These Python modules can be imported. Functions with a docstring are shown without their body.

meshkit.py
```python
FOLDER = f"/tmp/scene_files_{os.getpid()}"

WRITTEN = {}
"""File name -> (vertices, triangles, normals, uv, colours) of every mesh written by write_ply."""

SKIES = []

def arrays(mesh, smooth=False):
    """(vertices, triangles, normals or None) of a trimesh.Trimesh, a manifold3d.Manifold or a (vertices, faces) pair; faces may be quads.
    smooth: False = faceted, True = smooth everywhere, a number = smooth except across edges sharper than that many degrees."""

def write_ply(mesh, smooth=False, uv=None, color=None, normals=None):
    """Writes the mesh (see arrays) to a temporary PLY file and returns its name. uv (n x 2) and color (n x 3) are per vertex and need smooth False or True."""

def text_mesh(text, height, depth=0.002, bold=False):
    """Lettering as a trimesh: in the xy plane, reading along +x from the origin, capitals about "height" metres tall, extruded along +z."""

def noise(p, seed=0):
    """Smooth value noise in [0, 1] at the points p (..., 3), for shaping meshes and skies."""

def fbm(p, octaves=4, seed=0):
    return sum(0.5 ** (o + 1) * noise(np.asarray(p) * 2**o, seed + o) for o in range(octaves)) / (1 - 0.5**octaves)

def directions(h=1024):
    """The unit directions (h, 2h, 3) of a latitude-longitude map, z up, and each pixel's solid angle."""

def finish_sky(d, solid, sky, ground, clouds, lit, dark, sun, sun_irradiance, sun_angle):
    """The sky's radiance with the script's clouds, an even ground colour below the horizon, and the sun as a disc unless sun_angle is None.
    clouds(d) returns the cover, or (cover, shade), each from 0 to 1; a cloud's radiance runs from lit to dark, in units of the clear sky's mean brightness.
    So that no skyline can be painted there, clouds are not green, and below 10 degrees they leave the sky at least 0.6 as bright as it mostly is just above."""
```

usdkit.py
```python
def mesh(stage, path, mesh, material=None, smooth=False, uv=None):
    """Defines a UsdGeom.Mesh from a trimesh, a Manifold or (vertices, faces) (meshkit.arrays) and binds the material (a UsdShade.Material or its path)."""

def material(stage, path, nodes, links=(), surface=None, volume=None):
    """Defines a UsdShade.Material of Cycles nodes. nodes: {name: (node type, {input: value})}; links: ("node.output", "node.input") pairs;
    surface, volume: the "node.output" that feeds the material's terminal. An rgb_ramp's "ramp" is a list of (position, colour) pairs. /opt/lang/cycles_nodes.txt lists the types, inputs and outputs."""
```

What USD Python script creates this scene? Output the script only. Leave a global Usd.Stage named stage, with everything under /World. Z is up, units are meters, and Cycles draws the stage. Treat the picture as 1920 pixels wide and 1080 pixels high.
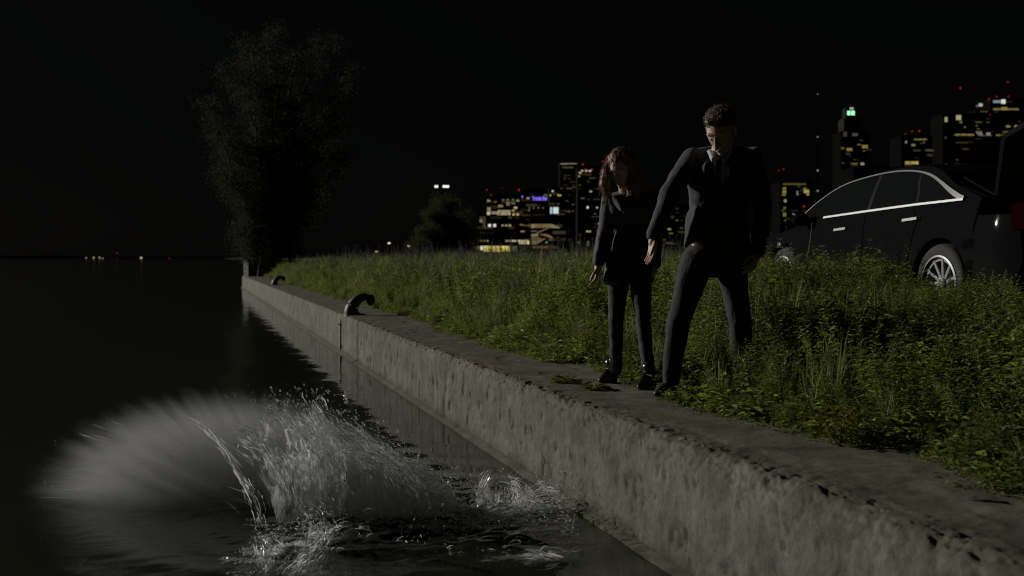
import math, numpy as np, trimesh, manifold3d as m3, usdkit, meshkit
from pxr import Usd, UsdGeom, UsdLux, UsdShade, Sdf, Gf, Vt
from shapely.geometry import Polygon, LineString
Man = m3.Manifold
rng = np.random.default_rng(7)
stage = Usd.Stage.CreateInMemory()
UsdGeom.SetStageUpAxis(stage, 'Z'); UsdGeom.SetStageMetersPerUnit(stage, 1.0)
UsdGeom.Xform.Define(stage, '/World'); UsdGeom.Scope.Define(stage, '/World/Looks')
# ------------------------------------------------------------------ camera, sky, key light, exposure
CAM_H, FPX, CX, HY = 1.47, 2000.0, 960.0, 484.0        # eye height above the water, focal length and horizon on a 1920-wide picture
cam = UsdGeom.Camera.Define(stage, '/World/camera')
cam.CreateHorizontalApertureAttr(36.0); cam.CreateVerticalApertureAttr(20.25)
cam.CreateFocalLengthAttr(36.0 * FPX / 1920)
cam.CreateVerticalApertureOffsetAttr(-(540 - HY) / 1920 * 36.0)
cam.CreateClippingRangeAttr(Gf.Vec2f(0.1, 20000))
cam.AddTranslateOp().Set(Gf.Vec3d(0, 0, CAM_H)); cam.AddRotateXOp().Set(90.0)
cam.CreateExposureAttr(0.0); cam.CreateFStopAttr(2.8); cam.CreateFocusDistanceAttr(7.0)
EL = math.radians(17.0)
LAZ = np.array([-0.89, 0.456]); LAZ /= np.linalg.norm(LAZ)
LDIR = np.array([LAZ[0] * math.cos(EL), LAZ[1] * math.cos(EL), math.sin(EL)])     # towards the light
usdkit.material(stage, '/World/Looks/night_sky', {
    'sky': ('sky_texture', {'sky_type': 'single_scattering', 'sun_disc': False, 'sun_elevation': EL, 'sun_rotation': math.atan2(LDIR[0], LDIR[1])}),
    'grey': ('hsv', {'saturation': 0.25, 'value': 1.0, 'fac': 1.0, 'hue': 0.5}),
    'bg': ('background_shader', {'strength': 0.0003})},
    [('sky.color', 'grey.color'), ('grey.color', 'bg.color')], surface='bg.background')
dome = UsdLux.DomeLight.Define(stage, '/World/sky')
UsdShade.MaterialBindingAPI.Apply(dome.GetPrim()).Bind(UsdShade.Material.Get(stage, '/World/Looks/night_sky'))
dome.GetPrim().SetCustomDataByKey('kind', 'structure')
key = UsdLux.DistantLight.Define(stage, '/World/key_light')
key.CreateIntensityAttr(0.62); key.CreateAngleAttr(0.6); key.CreateColorAttr(Gf.Vec3f(1.0, 0.97, 0.90))
key.GetPrim().CreateAttribute('inputs:normalize', Sdf.ValueTypeNames.Bool).Set(True)
zax = LDIR; xax = np.cross([0, 0, 1], zax); xax /= np.linalg.norm(xax); yax = np.cross(zax, xax)
key.AddTransformOp().Set(Gf.Matrix4d(*xax, 0, *yax, 0, *zax, 0, 0, 0, 30, 1))

# ------------------------------------------------------------------ helpers
used = {}
def free(path):
    base = path; n = used.get(base, -1) + 1; used[base] = n
    return base if n == 0 else f'{base}_{n:03d}'
def tag(p, label=None, cat=None, group=None, kind=None):
    for k, v in (('label', label), ('category', cat), ('group', group), ('kind', kind)):
        if v: p.SetCustomDataByKey(k, v)
    return p
def thing(name, label, cat, loc=(0, 0, 0), rotz=0.0, group=None):
    x = UsdGeom.Xform.Define(stage, free('/World/' + name))
    x.AddTranslateOp().Set(Gf.Vec3d(*map(float, loc)))
    if rotz: x.AddRotateZOp().Set(float(rotz))
    return tag(x.GetPrim(), label, cat, group)
def part(parent, name, mesh, mat, smooth=False, label=None, kind=None):
    p = '/World/' + name if parent is None else f'{parent.GetPath()}/{name}'
    m = usdkit.mesh(stage, free(str(p)), mesh, MAT[mat], smooth)
    return tag(m.GetPrim(), label, None, None, kind)
def single(name, mesh, mat, label, cat, smooth=False, group=None, kind=None):
    return tag(part(None, name, mesh, mat, smooth), label, cat, group, kind)
def copy_of(src, loc, rotz=0, label=None, group=None, scale=None):
    d = src.GetCustomData()
    x = UsdGeom.Xform.Define(stage, free(str(src.GetPath())))
    x.AddTranslateOp().Set(Gf.Vec3d(*map(float, loc)))
    if rotz: x.AddRotateZOp().Set(float(rotz))
    x.GetPrim().GetReferences().AddInternalReference(src.GetPath()); x.GetPrim().SetInstanceable(True)
    return tag(x.GetPrim(), label or d.get('label'), d.get('category'), group or d.get('group'))
def P(px, py, Y):                                      # a point of the place, given as seen in the photograph at depth Y
    return np.array([(px - CX) / FPX * Y, Y, CAM_H + (HY - py) / FPX * Y])
UX, VX = np.array([-.2838, .9589]), np.array([.9589, .2838])
def W(u, v, z=0.0):                                    # quay coordinates: u along the wall, v inland from its face
    u, v = np.asarray(u, float), np.asarray(v, float)
    return np.stack(np.broadcast_arrays(2.26 + UX[0] * u + VX[0] * v, UX[1] * u + VX[1] * v, np.asarray(z, float)), -1)
def cat(*ms): return trimesh.util.concatenate([m if isinstance(m, trimesh.Trimesh) else tm(m) for m in ms])
def tm(m):
    v, f, _ = meshkit.arrays(m); return trimesh.Trimesh(v, f, process=False)
def box(x0, x1, y0, y1, z0, z1):
    b = trimesh.creation.box([x1 - x0, y1 - y0, z1 - z0]); b.apply_translation([(x0 + x1) / 2, (y0 + y1) / 2, (z0 + z1) / 2]); return b
def smoothstep(a, b, x):
    t = np.clip((np.asarray(x, float) - a) / (b - a), 0, 1); return t * t * (3 - 2 * t)
def grid_mesh(P3):                                     # (n, m, 3) points
    n, m = P3.shape[:2]
    i, j = np.meshgrid(np.arange(n - 1), np.arange(m - 1), indexing='ij'); a = (i * m + j).ravel()
    q = np.stack([a, a + m, a + m + 1, a + 1], 1)
    return trimesh.Trimesh(P3.reshape(-1, 3), np.vstack([q[:, [0, 1, 2]], q[:, [0, 2, 3]]]), process=False)
def tube(pts, rad, sides=8, cap=True):
    p = np.asarray(pts, float); r = np.broadcast_to(rad, (len(p),))
    t = np.gradient(p, axis=0); t /= np.linalg.norm(t, axis=1, keepdims=True) + 1e-12
    a = np.cross(t, np.where(np.abs(t[:, 2:]) < .9, [0, 0, 1.], [1., 0, 0])); a /= np.linalg.norm(a, axis=1, keepdims=True) + 1e-12
    b = np.cross(t, a); g = np.arange(sides) * 2 * np.pi / sides
    v = (p[:, None] + r[:, None, None] * (np.cos(g)[None, :, None] * a[:, None] + np.sin(g)[None, :, None] * b[:, None])).reshape(-1, 3)
    f = []
    for i in range(len(p) - 1):
        for j in range(sides):
            k = (j + 1) % sides; f += [[i * sides + j, i * sides + k, (i + 1) * sides + k], [i * sides + j, (i + 1) * sides + k, (i + 1) * sides + j]]
    if cap:
        n = len(v); v = np.vstack([v, p[0], p[-1]])
        for j in range(sides):
            k = (j + 1) % sides; f += [[n, k, j], [n + 1, (len(p) - 1) * sides + j, (len(p) - 1) * sides + k]]
    return trimesh.Trimesh(v, f, process=False)
def spline(pts, n):
    from scipy.interpolate import CubicSpline
    p = np.asarray(pts, float); s = np.r_[0, np.cumsum(np.linalg.norm(np.diff(p[:, :3], axis=0), axis=1))]
    return CubicSpline(s, p)(np.linspace(0, s[-1], n))
noise, fbm = meshkit.noise, meshkit.fbm

# ------------------------------------------------------------------ materials
MAT = {}
def M(name, nodes, links=(), surface='p.BSDF', volume=None):
    MAT[name] = usdkit.material(stage, '/World/Looks/' + name, nodes, links, surface, volume)
def plain(name, col, rough=.5, metal=0., **k):
    M(name, {'p': ('principled_bsdf', {'base_color': col, 'roughness': rough, 'metallic': metal, **k})})
def noisy(name, ramp, scale=8, detail=6, rough=.7, bump=0., bscale=40, bdist=.02, coord='geometry.position', **k):
    nd = {'g': ('geometry', {}), 'n': ('noise_texture', {'scale': scale, 'detail': detail, 'roughness': .6}), 'r': ('rgb_ramp', {'ramp': ramp}),
          'p': ('principled_bsdf', {'roughness': rough, **k})}
    ln = [('g.position', 'n.vector'), ('n.fac', 'r.fac'), ('r.color', 'p.base_color')]
    if bump:
        nd['n2'] = ('noise_texture', {'scale': bscale, 'detail': 5, 'roughness': .65}); nd['b'] = ('bump', {'strength': bump, 'distance': bdist})
        ln += [('g.position', 'n2.vector'), ('n2.fac', 'b.height'), ('b.normal', 'p.normal')]
    M(name, nd, ln)
# concrete: mottled grey-brown, vertical run marks, dark pits, a few rusty patches
M('concrete', {
    'g': ('geometry', {}), 'sx': ('separate_xyz', {}), 'up': ('map_range', {'from_min': .55, 'from_max': .95, 'to_min': 0., 'to_max': 1., 'clamp': True}), 'dirt': ('mix', {'mix_type': 'multiply', 'color2': (.90, .86, .77)}), 'sp': ('separate_xyz', {}), 'nw': ('noise_texture', {'scale': 6, 'detail': 4}), 'wa': ('math', {'math_type': 'multiply_add', 'value2': .14}), 'wr': ('map_range', {'from_min': .17, 'from_max': .11, 'to_min': 0., 'to_max': .75, 'clamp': True}), 'wet': ('mix', {'mix_type': 'multiply', 'color2': (.50, .53, .40)}),
    'n': ('noise_texture', {'scale': 3.4, 'detail': 10, 'roughness': .74}),
    'r': ('rgb_ramp', {'ramp': [(.30, (.078, .074, .060)), (.44, (.140, .134, .109)), (.56, (.195, .187, .155)), (.72, (.285, .275, .235))]}),
    'mp': ('mapping', {'scale': (3.2, 3.2, .35)}),
    'ns': ('noise_texture', {'scale': 2.2, 'detail': 6, 'roughness': .6}),
    'rs': ('rgb_ramp', {'ramp': [(.36, (.42, .40, .37)), (.52, (1, 1, 1)), (.66, (1.12, 1.1, 1.05))]}),
    'mx': ('mix', {'mix_type': 'multiply', 'fac': .38}),
    'nr': ('noise_texture', {'scale': 1.1, 'detail': 5, 'roughness': .7}),
    'rr': ('rgb_ramp', {'ramp': [(.62, (0, 0, 0)), (.74, (.45, .45, .45))]}),
    'rust': ('mix', {'color2': (.28, .17, .11)}),
    'np': ('noise_texture', {'scale': 38, 'detail': 4, 'roughness': .7}),
    'rp': ('rgb_ramp', {'ramp': [(.28, (.35, .33, .3)), (.40, (1, 1, 1))]}),
    'mx2': ('mix', {'mix_type': 'multiply', 'fac': .7}),
    'nb': ('noise_texture', {'scale': 20, 'detail': 9, 'roughness': .8}),
    'b': ('bump', {'strength': .8, 'distance': .03}),
    'p': ('principled_bsdf', {'roughness': .9, 'specular_ior_level': .25})},
  [('g.normal', 'sx.vector'), ('sx.z', 'up.value'), ('mx2.color', 'dirt.color1'), ('up.result', 'dirt.fac'), ('g.position', 'n.vector'), ('n.fac', 'r.fac'), ('g.position', 'mp.vector'), ('mp.vector', 'ns.vector'), ('ns.fac', 'rs.fac'),
   ('r.color', 'mx.color1'), ('rs.color', 'mx.color2'), ('g.position', 'nr.vector'), ('nr.fac', 'rr.fac'), ('rr.color', 'rust.fac'), ('mx.color', 'rust.color1'),
   ('g.position', 'np.vector'), ('np.fac', 'rp.fac'), ('rust.color', 'mx2.color1'), ('rp.color', 'mx2.color2'),
   ('g.position', 'sp.vector'), ('g.position', 'nw.vector'), ('nw.fac', 'wa.value1'), ('sp.z', 'wa.value3'), ('wa.value', 'wr.value'), ('wr.result', 'wet.fac'), ('dirt.color', 'wet.color1'), ('wet.color', 'p.base_color'), ('g.position', 'nb.vector'), ('nb.fac', 'b.height'), ('b.normal', 'p.normal')])
noisy('old_concrete', [(.3, (.03, .029, .024)), (.7, (.075, .07, .06))], 4, 7, .9, .5, 20)
noisy('soil', [(.3, (.03, .025, .016)), (.6, (.07, .058, .04)), (.75, (.05, .055, .025))], 3, 8, .95, .8, 30)
M('water', {
    'g': ('geometry', {}), 'mp': ('mapping', {'scale': (1.6, 1.0, 1.0), 'rotation': (0, 0, .29)}),
    'n': ('noise_texture', {'scale': 1.3, 'detail': 3, 'roughness': .45}), 'b': ('bump', {'strength': .10, 'distance': .10}),
    'p': ('principled_bsdf', {'base_color': (.024, .027, .017), 'roughness': .045, 'ior': 1.33})},
  [('g.position', 'mp.vector'), ('mp.vector', 'n.vector'), ('n.fac', 'b.height'), ('b.normal', 'p.normal')])
def leafmat(name, ramp, rough=.5, tr=(.12, .19, .03), trf=.3):
    M(name, {'o': ('object_info', {}), 'g': ('geometry', {}), 'a': ('math', {'math_type': 'multiply_add', 'value2': .5}), 'c': ('math', {'math_type': 'multiply', 'value2': .5}),
             'r': ('rgb_ramp', {'ramp': ramp}),
             'p': ('principled_bsdf', {'roughness': rough, 'specular_ior_level': .35}), 't': ('translucent_bsdf', {'color': tr}), 'x': ('mix_closure', {'fac': trf})},
      [('o.random', 'c.value1'), ('g.random_per_island', 'a.value1'), ('c.value', 'a.value3'), ('a.value', 'r.fac'), ('r.color', 'p.base_color'),
       ('p.BSDF', 'x.closure1'), ('t.BSDF', 'x.closure2')], surface='x.closure')
leafmat('leaf_green', [(0, (.06, .085, .022)), (.35, (.115, .14, .034)), (.7, (.17, .19, .045)), (1, (.27, .27, .09))], tr=(.33, .40, .07), trf=.45)
leafmat('leaf_dark', [(0, (.038, .058, .018)), (.5, (.08, .105, .03)), (1, (.15, .165, .055))], tr=(.22, .28, .07), trf=.44)
leafmat('leaf_yellow', [(0, (.10, .11, .018)), (.5, (.15, .155, .022)), (1, (.24, .22, .03))], tr=(.22, .22, .03))
leafmat('grass_blade', [(0, (.085, .10, .032)), (.4, (.13, .145, .046)), (.75, (.18, .185, .07)), (1, (.28, .25, .13))], tr=(.28, .31, .09), trf=.42)
leafmat('stalk_purple', [(0, (.10, .095, .12)), (.5, (.15, .145, .17)), (1, (.22, .21, .23))], tr=(.14, .14, .17), trf=.4)
leafmat('tree_leaf', [(0, (.020, .023, .015)), (.5, (.030, .033, .021)), (1, (.046, .049, .032))], .9, (.044, .050, .025), .42)
leafmat('bush_leaf', [(0, (.036, .048, .018)), (.5, (.055, .07, .026)), (1, (.085, .10, .04))], .9, (.06, .08, .022), .45)
plain('flower_yellow', (.42, .33, .03), .6); plain('flower_pale', (.5, .42, .46), .6)
noisy('bark', [(.3, (.05, .047, .04)), (.6, (.095, .09, .078)), (.8, (.14, .13, .115))], 9, 6, .9, .6, 25)
noisy('cast_iron', [(.3, (.035, .033, .03)), (.7, (.075, .071, .064))], 14, 6, .5, .3, 60)
plain('iron_worn', (.16, .15, .135), .5, .5)
plain('car_paint', (.009, .009, .010), .045, 0., specular_ior_level=.25)
plain('car_glass', (.010, .011, .0115), .05, 0., specular_ior_level=.6)
plain('car_black', (.002, .002, .002), .6, specular_ior_level=.15); plain('pale_paint', (.26, .25, .22), .7)
plain('chrome', (.37, .37, .37), .42, 1.0)
plain('chrome_bright', (.8, .8, .8), .16, 1.0)
plain('alloy', (.27, .27, .28), .5, .75)
plain('rubber', (.03, .03, .029), .85)
plain('tail_red', (.05, .002, .005), .25)
plain('lamp_clear', (.7, .72, .76), .12, .9)
M('skin', {'g': ('geometry', {}), 'n': ('noise_texture', {'scale': 30, 'detail': 4}), 'r': ('rgb_ramp', {'ramp': [(.3, (.46, .30, .22)), (.7, (.58, .41, .32))]}),
           'p': ('principled_bsdf', {'roughness': .5, 'specular_ior_level': .35})}, [('g.position', 'n.vector'), ('n.fac', 'r.fac'), ('r.color', 'p.base_color')])
def cloth(name, a, b, rough=.85, sheen=.15, scale=14):
    M(name, {'g': ('geometry', {}), 'n': ('noise_texture', {'scale': scale, 'detail': 5}), 'r': ('rgb_ramp', {'ramp': [(.3, a), (.7, b)]}),
             'n2': ('noise_texture', {'scale': 260, 'detail': 2}), 'b': ('bump', {'strength': .2, 'distance': .004}),
             'p': ('principled_bsdf', {'roughness': rough, 'sheen_weight': sheen, 'specular_ior_level': .3})},
      [('g.position', 'n.vector'), ('n.fac', 'r.fac'), ('r.color', 'p.base_color'), ('g.position', 'n2.vector'), ('n2.fac', 'b.height'), ('b.normal', 'p.normal')])
cloth('suit_cloth', (.034, .036, .044), (.050, .052, .062)); cloth('coat_cloth', (.026, .025, .029), (.038, .037, .042), .7)
cloth('suit_trousers', (.014, .0145, .018), (.022, .023, .028)); cloth('trouser_black', (.009, .009, .011), (.015, .015, .019), .75); cloth('shirt_cloth', (.42, .46, .54), (.50, .54, .62))
cloth('tie_cloth', (.02, .02, .025), (.03, .03, .035), .5)
plain('boot_leather', (.018, .018, .018), .22, specular_ior_level=.7); plain('shoe_leather', (.06, .056, .05), .35)
plain('sole', (.02, .02, .02), .8)
def hairmat(name, a, b):
    M(name, {'g': ('geometry', {}), 'mp': ('mapping', {'scale': (90, 90, 14)}), 'n': ('noise_texture', {'scale': 1, 'detail': 4}), 'r': ('rgb_ramp', {'ramp': [(.3, a), (.7, b)]}),
             'b': ('bump', {'strength': .6, 'distance': .01}), 'p': ('principled_bsdf', {'roughness': .42, 'specular_ior_level': .4})},
      [('g.position', 'mp.vector'), ('mp.vector', 'n.vector'), ('n.fac', 'r.fac'), ('r.color', 'p.base_color'), ('n.fac', 'b.height'), ('b.normal', 'p.normal')])
hairmat('hair_auburn', (.12, .052, .022), (.30, .155, .07)); hairmat('hair_brown', (.07, .046, .026), (.16, .105, .06))
plain('eye_white', (.6, .58, .55), .2); plain('lip', (.30, .12, .10), .4)
for nm_, cl_ in (('building_wall', (.016, .016, .013)), ('building_pale', (.030, .028, .022)), ('building_dark', (.006, .006, .006)), ('window_dark', (.003, .003, .003)), ('mast_grey', (.008, .008, .008)), ('far_land', (.003, .003, .003))):
    M(nm_, {'d': ('diffuse_bsdf', {'color': cl_})}, surface='d.BSDF')
EM = dict(W=(1, .86, .50), Y=(1, .80, .20), C=(.72, .92, .95), T=(.90, .76, .44), O=(.85, .52, .24), R=(1, .03, .10), P=(.25, .18, 1.0), G=(.32, 1, .50), L=(1, 1, .95), N=(.95, .93, .85))
def em(c, s):
    n = f'glow_{dict(W="warm",Y="yellow",C="cool",T="tan",O="orange",R="red",P="violet",G="green",L="white",N="neutral")[c]}_{int(round(s*1000)):04d}'
    if n not in MAT:
        M(n, {'e': ('emission', {'color': EM[c], 'strength': s})}, surface='e.emission')
    return n

# ------------------------------------------------------------------ water: one sheet, finest where it was struck
SP = np.array([-1.02, 6.05])                           # where the water was struck
def stretch(lo, a, b, hi, step):
    mid = np.arange(a, b + 1e-6, step); out_ = [mid]
    up = [b]; s = step
    while up[-1] < hi: s *= 1.22; up.append(min(up[-1] + s, hi))
    dn = [a]; s = step
    while dn[-1] > lo: s *= 1.22; dn.append(max(dn[-1] - s, lo))
    return np.r_[dn[:0:-1], mid, up[1:]]
gx, gy = stretch(-9000, -3.4, 1.6, 9000, .022), stretch(-6, 4.6, 8.4, 9000, .022)
X, Y = np.meshgrid(gx, gy, indexing='ij'); p2 = np.stack([X, Y, 0 * X], -1).reshape(-1, 3)
def chop(p):
    d = p[:, :2] - SP - [.28, 0]; d[:, 1] *= 1.3; r = np.linalg.norm(d, axis=1)
    q = np.stack([p[:, 0], p[:, 1], 0 * r], 1)
    amp = np.exp(-(r / .85) ** 2)
    w = (1 - np.abs(2 * fbm(q * [3.2, 5.2, 1], 4, 3) - 1)) - .62 + .7 * (fbm(q * [8, 13, 1], 3, 8) - .5) + .16 * (fbm(q * [24, 36, 1], 2, 9) - .5)
    return amp * .085 * w + .006 * np.exp(-(r / 2.2) ** 2) * np.sin(r * 11 - 2)
near = (np.abs(X) < 8).ravel() & (Y < 14).ravel()
p2[near, 2] = chop(p2[near])
single('water', grid_mesh(p2.reshape(*X.shape, 3)), 'water', 'black calm harbour water beside the quay wall, churned where it was struck', 'water', smooth=True, kind='structure')

# ------------------------------------------------------------------ land: one sheet out to the horizon
def land_z(u, v):
    q = np.stack(np.broadcast_arrays(u * .5, v * .5, 0. * u), -1).reshape(-1, 3)
    n = (fbm(q, 3, 11) - .5).reshape(np.shape(u))
    z = .575 + .30 * smoothstep(.9, 3.6, v) + .06 * n * smoothstep(.9, 2.5, v)
    end = smoothstep(54.5, 56.5, u) * (1 - smoothstep(60, 90, v))
    return z * (1 - end) - 1.5 * end
gu = stretch(-14, -4, 60, 8000, .4); gv = np.r_[stretch(.95, .95, 14, 8000, .22)]
U, V = np.meshgrid(gu, gv, indexing='ij')
single('ground', grid_mesh(W(U, V, land_z(U, V))[:, ::-1]), 'soil', 'overgrown waste ground behind the quay wall', 'ground', smooth=True, kind='structure')

# ------------------------------------------------------------------ quay wall: concrete lengths with open joints
quay = thing('quay_wall', 'weathered pale concrete quay wall with a broken edge running along the water', 'quay wall')
def wall_block(u0, u1, du, seed):
    us = np.linspace(u0, u1, max(int((u1 - u0) / du), 4)); fine_ = du < .03
    low_ = [(.0, -.8, 0), (.0, -.12, 0), (-.055, -.10, 0), (-.06, .012, 0), (-.004, .03, 0)]
    nf, na, nt = (34, 14, 46) if fine_ else (14, 6, 14)
    R = .035 + .075 * smoothstep(11, 3.5, us) + .02 * (fbm(np.stack([us * 1.1, 0 * us, 0 * us], 1), 3, seed + 3) - .5)       # the edge is worn rounder towards the viewer
    Pv, Pz, NA, LIP = [], [], [], []
    for v_, z_, _ in low_: Pv.append(0 * us + v_); Pz.append(0 * us + z_); NA.append(0 * us); LIP.append(0 * us)
    for k in range(nf): t = k / nf; Pv.append(0 * us); Pz.append(.05 + (.60 - R - .05) * t); NA.append(0 * us); LIP.append(np.exp(-(1 - t) * (.55 - R) / .05))
    for k in range(na + 1): a = k / na * np.pi / 2; Pv.append(R - R * np.cos(a)); Pz.append(.60 - R + R * np.sin(a)); NA.append(0 * us + a); LIP.append(0 * us + 1)
    for k in range(1, nt + 1): t = (k / nt) ** 1.6; Pv.append(R + (1.18 - R) * t); Pz.append(0 * us + .60); NA.append(0 * us + np.pi / 2); LIP.append(np.exp(-((1.18 - R) * t) / (.03 + R * .8)))
    Pv, Pz, NA, LIP = (np.stack(x, 1) for x in (Pv, Pz, NA, LIP)); Ug = np.broadcast_to(us[:, None], Pv.shape)
    q = np.stack([Ug, Pv, Pz], -1).reshape(-1, 3); lip = LIP.ravel(); na_ = NA.ravel(); isface = (np.cos(na_) * smoothstep(.02, .06, Pz.ravel())); istop = np.sin(na_)
    big, mid, fine = fbm(q * 1.7, 4, seed) - .5, fbm(q * 7, 4, seed + 1) - .5, fbm(q * 24, 4, seed + 2) - .5
    chip = smoothstep(.50, .62, fbm(q * [9, 14, 14], 5, seed + 7)); ch2 = smoothstep(.52, .66, fbm(q * [26, 30, 30], 3, seed + 9)); pit = smoothstep(.66, .76, fbm(q * [11, 11, 7], 3, seed + 5))
    ins = lip * (.010 * chip + .009 * ch2 + .012 * fine + .015 * mid) + isface * (1 - lip) * (.030 * big + .016 * mid + .011 * fine + .016 * pit) - istop * (1 - lip) * (.014 * big + .008 * mid + .008 * fine - .010 * smoothstep(.60, .70, fbm(q * [2.2, 5, 5], 4, seed + 4)))
    dv, dz = ins * np.cos(na_), -ins * np.sin(na_)
    endj = np.minimum(q[:, 0] - u0, u1 - q[:, 0]); dv = dv + isface * .03 * np.exp(-endj / .03); dz = dz - istop * .025 * np.exp(-endj / .04)
    P3 = W(q[:, 0], q[:, 1] + dv, q[:, 2] + dz).reshape(*Ug.shape, 3)
    m = grid_mesh(P3); m.faces = m.faces[:, ::-1]
    caps = []
    for row in (P3[0], P3[-1]):                         # closes the ends of the block
        c = np.vstack([row, W(u0 if row is P3[0] else u1, 1.18, -.8)]); k = len(c) - 1
        caps.append(trimesh.Trimesh(c, [[i, i + 1, k] for i in range(k - 1)], process=False))
    return cat(m, *caps)
for u0, u1, du, sd in ((-1.5, 15.60, .0125, 21), (15.64, 26.28, .05, 51), (26.33, 37.0, .08, 81), (37.05, 47.0, .12, 101), (47.05, 55.0, .15, 131)):
    part(quay, 'concrete_block', wall_block(u0, u1, du, sd), 'concrete', True)
# squat pier block with two recesses at the far end of the wall
pier = thing('concrete_pier', 'pale square concrete pier with two dark recesses at the far end of the quay wall', 'pier', W(53.6, .62, 0), 22)
body = Man.cube([1.0, 1.6, 2.1]).translate([-.5, -.8, -.8]) - Man.cube([.28, .3, .62]).translate([-.38, -.9, .45]) - Man.cube([.30, .3, .62]).translate([.08, -.9, .45])
part(pier, 'block', body, 'old_concrete'); part(pier, 'cap', box(-.55, .55, -.85, .85, 1.302, 1.38), 'old_concrete')

# ------------------------------------------------------------------ iron mooring hooks and the pipe on the wall
def hook(label, u, v, sc):
    t = thing('mooring_hook', label, 'mooring hook', W(u, v, .592), math.degrees(math.atan2(VX[1], VX[0])), 'curved iron mooring hooks on the quay edge')
    c = spline(np.array([(-.06, 0, -.02, .125), (-.085, 0, .06, .112), (-.05, 0, .17, .092), (.04, 0, .262, .074), (.14, 0, .285, .056), (.205, 0, .245, .048)]) * sc, 26)
    part(t, 'horn', tube(c[:, :3], c[:, 3], 16), 'cast_iron', 40)
    b = trimesh.creation.icosphere(2, .092 * sc); b.apply_scale([.8, 1, 1]); b.apply_translation(c[-1, :3] + np.array([.01, 0, -.01]))
    part(t, 'knob', b, 'cast_iron', True)
    d = trimesh.creation.cylinder(.045 * sc, .02, sections=16); d.apply_transform(trimesh.transformations.rotation_matrix(math.pi / 2, [0, 1, 0])); d.apply_translation(c[-1, :3] + np.array([-.055 * sc, -.02, 0]))
    part(t, 'collar', d, 'iron_worn', 40)
    part(t, 'base_plate', Man.hull_points(np.array([(a * sc, bb * sc, z) for a, bb, z in [(-.2, -.17, -.02), (.14, -.17, -.02), (.14, .17, -.02), (-.2, .17, -.02), (-.18, -.15, .025), (.11, -.15, .025), (.11, .15, .025), (-.18, .15, .025)]])), 'cast_iron')
hook('larger nearer curved iron mooring hook with a round knob on the quay edge', 17.05, .20, .98)
hook('smaller farther curved iron mooring hook on the quay edge near the dark tree', 35.9, .34, .92)
pipe = thing('drain_pipe', 'thin pale pipe running down the quay wall below the nearer mooring hook', 'pipe', W(17.35, -.006, 0))
part(pipe, 'pipe', tube([(0, 0, -.4), (0, 0, .2), (0, 0, .50), (.03, .01, .545)], .022, 10), 'pale_paint', True)
for z in (.43,): part(pipe, 'bracket', box(-.034, .05, -.034, .034, z, z + .02), 'iron_worn')
rg = np.random.default_rng(5)
# loose bits lying on the wall top
def stone(seed, s, mt='concrete'):
    r = np.random.default_rng(seed); return Man.hull_points(r.normal(size=(14, 3)) * s)
for i, (px, py, Yd, s, lab) in enumerate([(1838, 942, 3.84, (.022, .016, .009), 'small pale stone chip lying on the quay top at the lower right'),
                                          (1912, 928, 3.95, (.014, .012, .008), 'reddish stone chip at the right edge of the quay top')]):
    tp = P(px, py, Yd); tp[2] = .607
    t_ = thing('stone_chip', lab, 'stone', tp); part(t_, 'stone', stone(i + 3, np.array(s)), 'concrete')

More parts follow.
